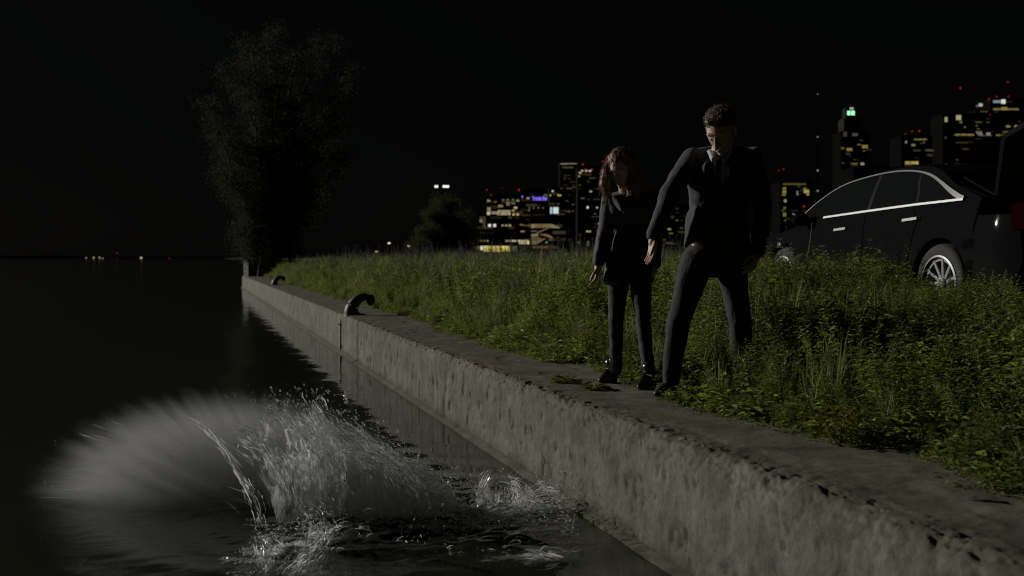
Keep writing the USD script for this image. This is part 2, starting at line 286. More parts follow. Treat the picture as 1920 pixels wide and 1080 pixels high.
# ------------------------------------------------------------------ plants
def leaf(p, d, up, L, w):
    d = d / (np.linalg.norm(d) + 1e-9); s = np.cross(d, up); s /= np.linalg.norm(s) + 1e-9; n = np.cross(s, d)
    m = p + d * L * .45 + n * L * .06
    return [p, m + s * w * .5, p + d * L - n * L * .12, m - s * w * .5]
def leaves_mesh(L):
    v = np.array(L).reshape(-1, 3); k = np.arange(len(v) // 4) * 4
    return trimesh.Trimesh(v, np.vstack([np.c_[k, k + 1, k + 2], np.c_[k, k + 2, k + 3]]), process=False)
UP = np.array([0, 0, 1.])
def leafy(seed, h, stems=5, nl=44, L=.085, w=.024, spread=.22, bushy=0.):
    r = np.random.default_rng(seed); q, st = [], []
    for s in range(stems):
        a = r.uniform(0, 2 * np.pi); b = r.uniform(.0, 1) ** .5 * spread; hh = h * r.uniform(.72, 1.08)
        base = np.array([math.cos(a), math.sin(a), 0]) * b * .35; tip = np.array([math.cos(a), math.sin(a), 0]) * b * r.uniform(.7, 1.5) + UP * hh
        c = spline([base, (base + tip) / 2 + np.r_[r.normal(size=2) * .03, 0.02], tip], 7); st.append(tube(c, np.linspace(.0045, .0015, 7), 3, False))
        for i in range(nl):
            t = .08 + .92 * (i + r.uniform()) / nl; k = min(int(t * 6), 5); p = c[k] + (c[k + 1] - c[k]) * (t * 6 - k)
            g = i * 2.4 + r.uniform(-.4, .4); e = r.uniform(-.25, .75)
            ln = L * r.uniform(.65, 1.25) * (1.15 - .55 * t)
            q.append(leaf(p, np.array([math.cos(g) * math.cos(e), math.sin(g) * math.cos(e), math.sin(e)]), UP + r.normal(size=3) * .25, ln, w * ln / L * r.uniform(.8, 1.3)))
    return leaves_mesh(q), cat(*st)
def grass(seed, h, n=46, spread=.16):
    r = np.random.default_rng(seed); v, f = [], []
    for i in range(n):
        a, b = r.uniform(0, 2 * np.pi), r.uniform(0, 1) ** .5 * spread; hh = h * r.uniform(.45, 1.1); p = np.array([math.cos(a) * b, math.sin(a) * b, 0])
        g = r.uniform(0, 2 * np.pi); lean = np.array([math.cos(g), math.sin(g), 0]); bend = r.uniform(.05, .5) * hh; wd = r.uniform(.004, .009); s = np.array([-lean[1], lean[0], 0])
        k = len(v)
        for t in (0, .4, .75):
            c = p + UP * hh * t + lean * bend * t * t; v += [c - s * wd * (1 - t * .7), c + s * wd * (1 - t * .7)]
        v.append(p + UP * hh * .96 + lean * bend)
        f += [[k, k + 1, k + 3], [k, k + 3, k + 2], [k + 2, k + 3, k + 5], [k + 2, k + 5, k + 4], [k + 4, k + 5, k + 6]]
    return trimesh.Trimesh(np.array(v), f, process=False)
def cover(seed, n=34, R=.2, h=.16):
    r = np.random.default_rng(seed); q = []
    for i in range(n):
        a, b = r.uniform(0, 2 * np.pi), r.uniform(0, 1) ** .6 * R; p = np.array([math.cos(a) * b, math.sin(a) * b, r.uniform(.01, h) * (1.1 - b / R * .7)])
        g = a + r.normal() * .8; q.append(leaf(p, np.array([math.cos(g), math.sin(g), r.uniform(-.25, .5)]), UP + r.normal(size=3) * .3, r.uniform(.035, .085), r.uniform(.02, .05)))
    return leaves_mesh(q)
def spike(seed, h):
    r = np.random.default_rng(seed); st, q = [], []
    for s in range(3):
        tip = np.array([r.normal() * .1, r.normal() * .1, h * r.uniform(.8, 1.08)]); base = r.normal(size=3) * [.04, .04, 0]
        c = spline([base, (base + tip) / 2 + r.normal(size=3) * .02, tip], 6); st.append(tube(c, np.linspace(.004, .002, 6), 3, False))
        for i in range(46):
            t = r.uniform(.72, 1.); k = min(int(t * 5), 4); p = c[k] + (c[k + 1] - c[k]) * (t * 5 - k); d = r.normal(size=3); d[2] = abs(d[2]) * .8
            q.append(leaf(p, d, UP, r.uniform(.014, .03), .012))
    return leaves_mesh(q), cat(*st)
def instancer(name, label, category, protos, pts, idx, yaw, scl, kind='stuff'):
    pi = UsdGeom.PointInstancer.Define(stage, '/World/' + name); tag(pi.GetPrim(), label, category, None, kind)
    paths = []
    for k, pl in enumerate(protos):
        x = UsdGeom.Xform.Define(stage, f'/World/{name}/plant_{k:03d}' if k else f'/World/{name}/plant')
        for nm, msh, mt in pl: usdkit.mesh(stage, f'{x.GetPath()}/{nm}', msh, MAT[mt])
        paths.append(x.GetPath())
    pi.CreatePrototypesRel().SetTargets(paths)
    n = len(pts)
    pi.CreateProtoIndicesAttr(Vt.IntArray.FromNumpy(np.asarray(idx, np.int32))); pi.CreatePositionsAttr(Vt.Vec3fArray.FromNumpy(np.asarray(pts, np.float32)))
    qh = np.zeros((n, 4)); r_ = np.random.default_rng(n); tl = r_.normal(size=(n, 2)) * .09
    pi.CreateOrientationsAttr(Vt.QuathArray([Gf.Quath(float(math.cos(a / 2)), float(b), float(c), float(math.sin(a / 2))).GetNormalized() for a, (b, c) in zip(yaw, tl)]))
    pi.CreateScalesAttr(Vt.Vec3fArray.FromNumpy(np.repeat(np.asarray(scl, np.float32)[:, None], 3, 1)))
CAR_O, CAR_H = np.array([4.334, 11.016, .90]), 102.3
def in_car(w, grow=0.):
    d = w[:, :2] - CAR_O[:2]; h = math.radians(CAR_H); x, y = d[:, 0] * math.cos(h) + d[:, 1] * math.sin(h), -d[:, 0] * math.sin(h) + d[:, 1] * math.cos(h)
    return (np.abs(x) < 2.65 + grow) & (np.abs(y) < .95 + grow)
def visible(w):                                        # what the photograph can plausibly see, with a margin
    return (w[:, 1] > 1.5) & (w[:, 0] / np.maximum(w[:, 1], .1) < .66) & (w[:, 0] / np.maximum(w[:, 1], .1) > -.62)
def scatter(seed, n, u0, u1, v0, v1, pw=1.):
    r = np.random.default_rng(seed); u = u0 + (u1 - u0) * r.uniform(size=n) ** pw; v = v0 + (v1 - v0) * r.uniform(size=n)
    return u, v, r
FEET = np.array([[.62, 7.4], [.88, 7.1], [.95, 6.74], [1.49, 6.85], [.70, 7.35], [.92, 6.95]])
def keep(u, v, r, edge=.78, clear=.16):
    w = W(u, v, land_z(u, v)); w[:, 2] = np.maximum(w[:, 2], np.where(v < 1.15, .585, -9))
    e = edge + .16 * (noise(np.stack([u * 1.3, 0 * u, 0 * u], 1), 3) - .5) * 2 + .07 * (noise(np.stack([u * 5, 0 * u, 0 * u], 1), 4) - .5) * 2
    ok = visible(w) & ~in_car(w, .03) & (v > e) & (u < 54.3)
    for f in FEET: ok &= np.linalg.norm(w[:, :2] - f, axis=1) > clear
    return w, ok, v - e
# tall leafy weeds
protos = [[('foliage', a, m_), ('stem', b, 'leaf_dark')] for (a, b), m_ in zip([leafy(1, .80, 6, 46, .10, .030), leafy(2, .74, 7, 40, .115, .036), leafy(3, .88, 5, 54, .085, .022), leafy(4, .70, 7, 44, .085, .034, .28), leafy(5, .80, 6, 46, .10, .026), leafy(6, .62, 7, 36, .125, .05)],
           ['leaf_green', 'leaf_dark', 'leaf_green', 'leaf_green', 'leaf_dark', 'leaf_green'])]
parts_ = []
for sd, n, u0, u1, v0, v1, pw in ((31, 5200, -2, 13, .7, 6, 1), (32, 6800, 10, 30, .7, 9, 1), (33, 7000, 28, 54, .7, 22, 1), (34, 3600, 8, 28, 8, 24, 1)):
    u, v, r = scatter(sd, n, u0, u1, v0, v1, pw); w, ok, dd = keep(u, v, r)
    hgt = (.22 + .78 * smoothstep(.0, .85, dd)) * r.uniform(.72, 1.12, n) * (.86 + .5 * (fbm(w * [.8, .8, 0], 2, 5) - .5))
    hgt *= 1 - .24 * smoothstep(1.5, 2.6, v) * (1 - .12 * smoothstep(8.6, 9.2, u) * (1 - smoothstep(10.5, 11.5, u))); hgt *= 1 - .24 * smoothstep(1.5, 2.6, v) * (1 - smoothstep(8.0, 9.0, u)) * smoothstep(4.9, 5.9, u)
    parts_.append((w[ok], r.integers(0, len(protos), n)[ok], r.uniform(0, 6.28, n)[ok], hgt[ok]))
instancer('leafy_weeds', 'dense tangle of knee to waist high leafy green weeds covering the bank', 'weeds', protos, *[np.concatenate(x) for x in zip(*parts_)])
# grass
protos = [[('blade', grass(11, .62), 'grass_blade')], [('blade', grass(12, .75, 40, .2), 'grass_blade')], [('blade', grass(13, .5, 56), 'grass_blade')]]
parts_ = []
for sd, n, u0, u1, v0, v1 in ((41, 260, -2, 12, .8, 6), (42, 1500, 11, 30, .75, 9), (43, 2400, 28, 54, .75, 22), (44, 1300, 9, 28, 8, 24)):
    u, v, r = scatter(sd, n, u0, u1, v0, v1); w, ok, dd = keep(u, v, r)
    hgt = (.3 + .7 * smoothstep(.0, .8, dd)) * r.uniform(.7, 1.2, n) * (1 - .4 * smoothstep(1.7, 2.8, v) * (1 - smoothstep(8.5, 9.5, u)))
    parts_.append((w[ok], r.integers(0, 3, n)[ok], r.uniform(0, 6.28, n)[ok], hgt[ok]))
instancer('long_grass', 'long pale green grass growing among the weeds on the bank', 'grass', protos, *[np.concatenate(x) for x in zip(*parts_)])
# ground cover along the path edge and under everything
protos = [[('foliage', cover(21), 'leaf_green')], [('foliage', cover(22, 44, .22, .2), 'leaf_dark')], [('foliage', cover(23, 26, .13, .10), 'leaf_green')]]
parts_ = []
for sd, n, u0, u1, v0, v1, ed in ((51, 3400, -2, 14, .55, 1.7, .66), (52, 2200, 14, 40, .62, 1.5, .74), (53, 2600, -2, 14, 1.2, 6, .7)):
    u, v, r = scatter(sd, n, u0, u1, v0, v1); w, ok, dd = keep(u, v, r, ed, .10)
    parts_.append((w[ok], r.integers(0, 3, n)[ok], r.uniform(0, 6.28, n)[ok], (r.uniform(.5, 1.2, n) * (.45 + .55 * smoothstep(0, .35, dd)))[ok]))
instancer('ground_cover', 'low broad leaved ground cover creeping over the inner edge of the quay top', 'ground cover', protos, *[np.concatenate(x) for x in zip(*parts_)])
# dusty purple flower spikes and dry stalks
protos = [[('flower', a, 'stalk_purple'), ('stem', b, 'leaf_dark')] for a, b in (spike(61, .88), spike(62, .95), spike(63, .8))]
parts_ = []
for sd, n, u0, u1, v0, v1 in ((71, 12, -1, 5, 1.0, 1.8), (72, 1100, 12, 45, 1.2, 12)):
    u, v, r = scatter(sd, n, u0, u1, v0, v1); w, ok, dd = keep(u, v, r, .9)
    parts_.append((w[ok], r.integers(0, 3, n)[ok], r.uniform(0, 6.28, n)[ok], r.uniform(.75, 1.15, n)[ok]))
instancer('flower_spikes', 'dusty purple grey flower spikes standing above the weeds', 'wild flowers', protos, *[np.concatenate(x) for x in zip(*parts_)])
# plants that stand out
def plant_at(name, px, py, Yd, label, seed, h, mt='leaf_yellow', kind='leafy', fl=None, z=None):
    p = P(px, py, Yd); p[2] = z if z is not None else p[2]
    t = thing(name, label, 'plant', p)
    if kind == 'leafy':
        a, b = leafy(seed, h, 5, 30, .06, .022, .16); part(t, 'foliage', a, mt); part(t, 'stem', b, 'leaf_dark')
    elif kind == 'cover': part(t, 'foliage', cover(seed, 60, h, h * .6), mt)
    if fl:
        r = np.random.default_rng(seed); q = []
        for i in range(fl[1]):
            c = np.array([r.normal() * fl[2], r.normal() * fl[2], h * r.uniform(.65, 1.05)])
            for k in range(6):
                g = k * 1.05; q.append(leaf(c, np.array([math.cos(g), math.sin(g), .5]), UP, fl[3], fl[3] * .6))
            part(t, 'flower', leaves_mesh(q[-6:]), fl[0])
    return t
plant_at('yellow_flower_plant', 1585, 836, 4.95, 'small plant with clustered yellow flowers at the edge of the quay top', 81, .17, 'leaf_yellow', 'leafy', ('flower_yellow', 24, .05, .014), .60)
plant_at('pale_flower_plant', 1090, 668, 8.6, 'weed with a pale pink flower head left of the woman', 82, .26, 'leaf_green', 'leafy', ('flower_pale', 16, .035, .026))
plant_at('moss_tuft', 1062, 717, 7.47, 'yellow green moss tuft growing on the quay top left of the boots', 83, .075, 'leaf_yellow', 'cover', None, .598)
plant_at('moss_tuft', 1118, 730, 7.07, 'smaller green moss tuft on the quay top just below the left boot', 84, .05, 'leaf_yellow', 'cover', None, .598)
plant_at('yellow_leaf_weed', 1505, 700, 6.9, 'weed with large yellowish leaves standing right of the man', 85, .46, 'leaf_yellow', 'leafy', None, .72)
plant_at('yellow_leaf_weed', 1300, 760, 6.45, 'low sprawling yellowish weed beside the man\'s front shoe', 86, .12, 'leaf_yellow', 'cover', None, .60)
st_ = thing('bare_stalk', 'tall bare dry stalk in front of the car door', 'plant', (P(1513, 500, 10.2)))
c_ = spline([(0, 0, -.35), (.01, 0, .12), (.035, 0, .28), (.05, .0, .42)], 10); part(st_, 'stem', cat(tube(c_, np.linspace(.006, .003, 10), 5), tube([c_[6], c_[6] + [.04, 0, .04]], .003, 4)), 'grass_blade')

# ------------------------------------------------------------------ trees
def tree(name, label, loc, seed, stems, leafn, leafL, crown_r, lm='tree_leaf'):
    t = thing(name, label, 'tree', loc); r = np.random.default_rng(seed); wood, anchors = [], []
    for (bx, by, tx, ty, tz, rad) in stems:
        mid = np.array([bx + (tx - bx) * .32 + r.normal() * .25, by + (ty - by) * .32 + r.normal() * .25, tz * .5])
        c = spline([(bx, by, -.3), mid, (tx, ty, tz)], 14); wood.append(tube(c, np.linspace(rad, .02, 14), 7))
        for i in range(2, 14):
            for k in range(crown_r[1]):
                a = r.uniform(0, 6.28); ln = crown_r[0] * r.uniform(.35, 1.) * (1 - .35 * (i / 13.))
                e = c[i] + np.array([math.cos(a) * ln, math.sin(a) * ln, r.uniform(-.35, .6) * ln]); b = spline([c[i], (c[i] + e) / 2 + [0, 0, .12], e], 6)
                wood.append(tube(b, np.linspace(rad * .22, .008, 6), 4, False)); anchors += [b[3], b[4], b[5], e]
    A = np.array(anchors); n = leafn; base = A[r.integers(0, len(A), n)]
    v = r.normal(size=(n, 3)); v *= (crown_r[2] * r.uniform(0, 1, n) ** .6 / np.linalg.norm(v, axis=1))[:, None]; pos = base + v; pos[:, 2] = np.maximum(pos[:, 2], .05)
    d = r.normal(size=(n, 3)); d[:, 2] -= .5; L = [leaf(p, dd, r.normal(size=3), leafL * s, leafL * .55 * s) for p, dd, s in zip(pos, d, r.uniform(.6, 1.3, n))]
    part(t, 'trunk', cat(*wood), 'bark', True); part(t, 'crown', leaves_mesh(L), lm)
    return t
r_ = np.random.default_rng(77); TY = 51.0; stems = []
for (tx, tz) in ((400, 205), (425, 120), (455, 75), (500, 62), (545, 95), (600, 70), (640, 130), (650, 200), (655, 290), (560, 190), (480, 190), (430, 260), (520, 130), (620, 230), (455, 340), (560, 330)):
    q = P(tx, tz, TY); b = P(505 + (tx - 530) * .12, 510, TY)
    stems.append((b[0] - P(505, 0, TY)[0], r_.normal() * .5, q[0] - P(505, 0, TY)[0], r_.normal() * 1.5, q[2] - .8, r_.uniform(.07, .15)))
o = P(505, 512, TY)
tree('waterside_tree', 'tall dark many stemmed tree standing at the far end of the quay wall', (o[0], o[1], .75), 5, stems, 90000, .10, (1.35, 4, .55))
o = P(835, 0, 118.); r_ = np.random.default_rng(79)
stems = [(r_.normal() * .3, r_.normal() * .3, tx, r_.normal() * 1.0, tz, .16) for tx, tz in ((-2.6, 3.4), (-1.6, 5.6), (-.3, 6.9), (1.0, 6.6), (2.0, 5.2), (2.9, 3.2), (0, 4.5), (-2.9, 1.9), (2.6, 1.6))]
tree('round_tree', 'round bushy dark tree in the field between the water and the lit city', (o[0], o[1], .9), 6, stems, 52000, .17, (1.7, 4, .8), 'bush_leaf')
# far strip of land across the harbour and its lights
fx = np.linspace(-2600, -650, 90); top_ = 4 + 6 * noise(np.stack([fx * .01, 0 * fx, 0 * fx], 1), 3); yy = 3400 + 120 * np.sin(fx * .003)
P3 = np.stack([np.stack([fx, yy - 30, 0 * fx - 1], 1), np.stack([fx, yy, top_], 1), np.stack([fx, yy + 300, top_], 1), np.stack([fx, yy + 340, 0 * fx - 1], 1)], 1)
single('far_shore', grid_mesh(P3), 'far_land', 'low black strip of land across the harbour at the left', 'shore', kind='structure')
def lamp_post(name, label, loc, h, size, glow, group=None, heads=1):
    t = thing(name, label, 'lamp', (loc[0], loc[1], 0), 0, group); z = loc[2]
    part(t, 'pole', tube([(0, 0, 0), (0, 0, z - size * .2)], [size * .22, size * .12], 6), 'mast_grey')
    for k in range(heads):
        b = trimesh.creation.icosphere(1, size * .5); b.apply_scale([1.2, 1, .8]); b.apply_translation([(k - (heads - 1) / 2) * size * 1.5, -size * .3, z]); part(t, 'lamp_head', b, glow)
for px, py, g, s, w_, lab in ((162, 484, 'T', .25, 5, 'leftmost pale lamp on the far shore'), (176, 483.5, 'W', .4, 5, 'second pale lamp from the left on the far shore'), (187, 483.5, 'W', .4, 5, 'third pale lamp from the left on the far shore'), (193, 485, 'W', .4, 4, 'fourth pale lamp from the left on the far shore close beside the third'),
        (265, 484, 'W', .6, 6, 'brightest pale lamp standing alone on the far shore'), (354, 485.3, 'N', .22, 4, 'small white lamp just right of a red beacon on the far shore'), (380, 484.4, 'N', .06, 5, 'very faint lamp left of a pair of red beacons on the far shore'), (416, 484.6, 'N', .07, 7, 'very faint lamp right of a pair of red beacons on the far shore'),
        (447, 485, 'N', .22, 4, 'left one of three small lamps on the far shore beside the quay end'), (452, 485, 'N', .22, 3.5, 'middle one of three small lamps on the far shore beside the quay end'), (457, 485, 'N', .15, 3, 'right one of three small lamps on the far shore beside the quay end')):
    lamp_post('shore_lamp', lab, P(px, py - .6, 3380.), 0, w_, em(g, s), 'pale lamps along the far shore')
for px, py, s, lab in ((220, 474.6, .22, 'red beacon standing high above the far shore at the left'), (318, 486, .22, 'red beacon alone on the far shore right of the brightest pale lamp'), (345, 486, .22, 'red beacon just left of a small white lamp on the far shore'), (393, 484.4, .25, 'brighter left one of a close pair of red beacons on the far shore'), (400, 484.4, .16, 'fainter right one of a close pair of red beacons on the far shore'),
        (432, 483.2, .22, 'red beacon left of the three small lamps beside the quay end'), (467, 485, .25, 'left red beacon seen just above the pier block'), (472, 484, .22, 'rightmost red beacon seen just above the pier block')):
    lamp_post('beacon_lamp', lab, P(px, min(py, 484.6), 3380.), 0, 4.5, em('R', s), 'red beacons along the far shore')
for px, py, Yd, sz, g, s, lab in ((729.5, 456, 420, 1.0, 'W', .9, 'white street lamp shining left of the round tree, farther from it'), (767, 461, 420, 1.0, 'O', 1.1, 'orange street lamp close to the left side of the round tree'),
        (706, 472, 380, .8, 'Y', .55, 'low yellow street lamp above the far grass'), (868, 462, 420, .9, 'W', .3, 'dim street lamp between the round tree and the lit low building')):
    lamp_post('street_lamp', lab, P(px, py, Yd), 0, sz, em(g, s))
fm = thing('floodlight_mast', 'tall mast with two bright white floodlights rising behind the round tree', 'floodlight mast', (*P(828, 0, 300.)[:2], .8))
zf = P(0, 353, 300.)[2] - .8
part(fm, 'mast', tube([(0, 0, 0), (0, 0, zf)], [.25, .12], 8), 'mast_grey'); part(fm, 'crossbar', box(-2.2, 2.4, -.1, .1, zf - .08, zf + .08), 'mast_grey')
for x0, x1 in ((-1.95, -1.0), (.35, 2.1)):
    hd = part(fm, 'floodlight', box(x0 - .08, x1 + .08, -.32, .12, zf + .1, zf + .85), 'mast_grey'); part(hd, 'lens', box(x0, x1, -.36, -.325, zf + .17, zf + .78), em('L', 1.3))

# ------------------------------------------------------------------ the lit city
def building(name, label, x0, x1, ytop, D, depth, wins=(), beacons=(), mat='building_wall', floors=8, roof=True, dim=24):
    a, b = P(x0, ytop, D), P(x1, ytop, D); w = b[0] - a[0]; z = a[2] - .8; cx = (a[0] + b[0]) / 2
    t = thing(name, label, 'building', (cx, D, .8))
    part(t, 'wall', box(-w / 2, w / 2, 0, depth, -1, z), mat)
    if roof:
        part(t, 'parapet', Man.cube([w + .8, depth + .8, 1.3]).translate([-w / 2 - .4, -.4, z]) - Man.cube([w - .6, depth - .6, 3]).translate([-w / 2 + .3, .3, z]), mat)
        part(t, 'plant_room', box(-w * .22, w * .18, depth * .3, depth * .7, z + .01, z + 3.2), 'building_dark')
    for k in range(floors):
        zz = 2 + (z - 5) * (k + .5) / floors; part(t, 'window_band', box(-w / 2 + .6, w / 2 - .6, -.12, .3, zz - (z / floors) * .22, zz + (z / floors) * .22), 'window_dark')
    for q in wins:
        wx0, wy0, wx1, wy1, c, s = q; A, B = P(wx0, wy0, D), P(wx1, wy1, D)
        part(t, 'window', box(A[0] - cx, B[0] - cx, -.38, -.14, B[2] - .8, A[2] - .8), em(c, s))
    rw = np.random.default_rng(int(x0 * 7 + ytop)); nx_, nz_ = max(int(w / 5), 3), max(int(z / 4.5), 3)
    for k in range(dim):  # random faint glowing panes, added to lift the black of the facades
        xx = -w / 2 + w * (rw.integers(0, nx_) + .5) / nx_; zz = 1.5 + (z - 3) * (rw.integers(0, nz_) + .5) / nz_; ww_ = w / nx_ * rw.choice([.3, .4, .8])
        part(t, 'window', box(xx - ww_, xx + ww_, -.36, -.13, zz - 1.0, zz + .9), em('WTYTO'[rw.integers(0, 5)], float(rw.choice([.012, .022, .04, .07], p=[.4, .3, .2, .1]))))
    for bx, by, s, r in beacons:
        B = P(bx, by, D); m = trimesh.creation.icosphere(1, r * D / FPX); m.apply_translation([B[0] - cx, .5, B[2] - .8])
        zt = z if B[2] - .8 > z else B[2] - .8 - 1
        part(t, 'beacon', m, em('R', s * .8))
        if B[2] - .8 > z + 1: part(t, 'antenna', tube([(B[0] - cx, .8, z - .5), (B[0] - cx, .8, B[2] - .8)], .25, 5), 'mast_grey')
    return t
def row(y0, y1, c, s, *spans): return [(a, y0, b, y1, c, s) for a, b in spans]
def cells(x0, x1, y0, y1, n, c, s, seed, gap=.18, p=1.0):
    r = np.random.default_rng(seed); e = np.linspace(x0, x1, n + 1); d = (e[1] - e[0]) * gap / 2
    return [(e[i] + d, y0, e[i + 1] - d, y1, c, round(s * float(r.choice([.6, .8, 1., 1.15])), 3)) for i in range(n) if r.uniform() < p]
# low lit pavilion in front
building('lit_pavilion', 'low glowing yellow ground floor hall in front of the city blocks', 893, 972, 457.5, 640, 40,
         [(901, 461.5, 906, 469, 'N', .8)] + cells(906.5, 958, 461, 472.5, 9, 'Y', .62, 1, .05) + cells(959.5, 969.5, 461.5, 471, 3, 'W', .16, 2, .1) + [(894, 461.5, 900.5, 468, 'Y', .10)], (), 'building_wall', 0)
building('terrace_block', 'long office block with a bright row of tan lit windows above the yellow hall', 898, 995, 441, 700, 40,
         cells(912, 943, 450, 458, 5, 'T', .40, 3) + cells(943.5, 953, 450.5, 457.5, 2, 'T', .3, 4) + cells(954, 968, 450, 457.5, 3, 'W', .42, 5) + cells(970.5, 993, 450, 458, 4, 'W', .48, 6) + cells(899, 911, 450, 457.5, 2, 'O', .10, 7), (), 'building_pale', 0)
building('stepped_block', 'middle office block with a few bright windows behind the long block', 899, 992, 417, 760, 40,
         row(420, 425.5, 'N', .75, (915.5, 920.5), (925, 930)) + row(421, 424.5, 'W', .30, (940.5, 944), (947, 951), (953.5, 958.5)) + row(420, 423, 'O', .18, (974.5, 981)) + row(421.5, 424, 'O', .09, (981.5, 995))
         + row(432.5, 435.5, 'T', .20, (976, 984)) + row(439, 442, 'O', .12, (898.5, 903.5)), (), 'building_wall', 3)
building('corner_tower', 'short dim yellow lit stair tower at the left end of the office blocks', 898.5, 911.5, 404, 758, 20, [(899.5, 411.5, 904.5, 417, 'T', .22), (905, 406, 910.5, 424, 'T', .045), (899.5, 406, 904.5, 411, 'T', .05)], (), 'building_pale', 0, False)
building('office_block', 'square office block with many scattered yellow lit windows left of the violet sign', 911, 976, 370, 900, 40,
         row(374.5, 378, 'T', .28, (913, 919), (968, 973.5)) + row(373.5, 376, 'T', .16, (941, 945.5), (949.5, 954.5), (959.5, 964)) + row(377, 380, 'T', .10, (926, 931)) + row(378.5, 385.5, 'T', .15, (949, 956)) + row(379, 383, 'T', .12, (958.5, 966))
         + row(384, 388.5, 'T', .20, (934, 943)) + row(387.5, 391.5, 'W', .38, (963.5, 970)) + row(389, 396, 'T', .24, (913.5, 920)) + row(393, 396.5, 'T', .26, (959.5, 965)) + row(400.5, 404, 'Y', .5, (961, 965)) + row(400.5, 404, 'W', .4, (968, 973))
         + cells(919.5, 933.5, 396.5, 401.5, 4, 'T', .30, 8, .15) + cells(933.5, 957, 394, 398, 6, 'T', .36, 9, .15) + cells(932, 957.5, 398.5, 403.5, 6, 'T', .38, 10, .15) + row(397, 403, 'W', .5, (913, 919)),
         [(913, 356, .5, 1.2), (942, 353, .3, .8), (973, 356, .7, 1.5), (920.5, 365.5, .4, 1.3)], 'building_dark', 5)
sb = building('sign_block', 'dark office block carrying a violet lit sign near its roof', 977, 1030, 358, 940, 40,
         row(388.5, 391, 'T', .14, (991, 994), (999, 1002), (1008, 1011), (1017, 1019.5)) + row(393, 396, 'T', .14, (990.5, 993)) + row(370, 373.5, 'W', .28, (987.5, 992.5)) + row(367, 371, 'P', .75, (971.5 + 6.5, 981)), (), 'building_dark', 6)
S0 = P(998, 376, 940.)
tx = meshkit.text_mesh('Toronto Star', 2.5, .3, True); b_ = tx.bounds; wreq = P(1026, 0, 940.)[0] - S0[0]
tx.apply_translation(-b_[0]); tx.apply_scale([wreq / (b_[1][0] - b_[0][0]), 1.25, 1]); tx.apply_transform(trimesh.transformations.rotation_matrix(math.pi / 2, [1, 0, 0]))
cxs = (P(977, 0, 940.)[0] + P(1030, 0, 940.)[0]) / 2; tx.apply_translation([S0[0] - cxs, -.5, S0[2] - .8 + .1])
part(sb, 'sign_lettering', tx, em('P', 1.2))
wreqm = S0[0] - cxs
part(sb, 'sign_panel', box(wreqm - .8, wreqm + wreq + .8, -.3, -.13, S0[2] - 1.6, S0[2] + 3.8), em('P', .035))
building('screen_block', 'dark block with a bright pale bluish window panel right of the violet sign', 1030.5, 1050, 355, 900, 30,
         row(388.5, 401, 'C', .6, (1031.5, 1035)) + row(388.5, 400.5, 'C', .72, (1037, 1047)) + row(356.5, 360, 'N', .5, (1034.5, 1038)) + row(364.5, 368, 'Y', .45, (1031, 1033)) + row(364.5, 368, 'Y', .5, (1045.5, 1048), (1049, 1049.8)), (), 'building_wall', 6)
# block with lit zigzag stairs
zb = building('stair_block', 'dark block with an orange lit zigzag stair across its glass end', 995, 1056, 412, 690, 30, row(461.5, 466, 'O', .10, (999, 1028)) + row(462, 466, 'O', .06, (1029, 1034), (1036, 1046)), (), 'building_dark', 0)
def zpoly(pts, c, s, nm='stair_flight'):
    cx = (P(995, 0, 690.)[0] + P(1056, 0, 690.)[0]) / 2; q = [(P(a, b, 690.)[0] - cx, P(a, b, 690.)[2] - .8) for a, b in pts]
    m = trimesh.creation.extrude_polygon(Polygon(q), .3); m.apply_transform(trimesh.transformations.rotation_matrix(math.pi / 2, [1, 0, 0])); m.apply_translation([0, -.2, 0]); part(zb, nm, m, em(c, s))
zpoly([(996, 421), (1003, 420), (1003, 427), (996, 428)], 'T', .22, 'window')
for k, (a, b, s) in enumerate(((1003.5, 1010, .20), (1010.5, 1017, .17), (1017.5, 1024, .20), (1024.5, 1031, .22))): zpoly([(a, 420), (b, 420), (b, 427), (a, 427.5)], 'O', s, 'window')
zpoly([(1031.5, 420), (1037, 421), (1049, 426), (1051, 427.5), (1046, 428), (1031.5, 427.5)], 'T', .20, 'window')
zpoly([(1025, 428), (1029, 428), (1008, 437.5), (1003, 437.5)], 'T', .15); zpoly([(996, 432.5), (1008, 432.2), (1005, 434), (996, 434.5)], 'T', .13)
zpoly([(996, 439), (1009, 438.5), (1009, 443), (996, 444)], 'T', .20, 'window'); zpoly([(1009.5, 439), (1027, 439), (1037, 445), (1034, 447), (1023, 443)], 'O', .19, 'window')
zpoly([(1020, 447), (1024, 447.5), (1006, 458), (996.5, 458), (996.5, 452)], 'T', .13); zpoly([(996.5, 445), (1010, 444.5), (1016, 447), (996.5, 451)], 'O', .13, 'window'); zpoly([(1023, 453), (1027, 452), (1026, 456), (1022, 457)], 'C', .14, 'window')
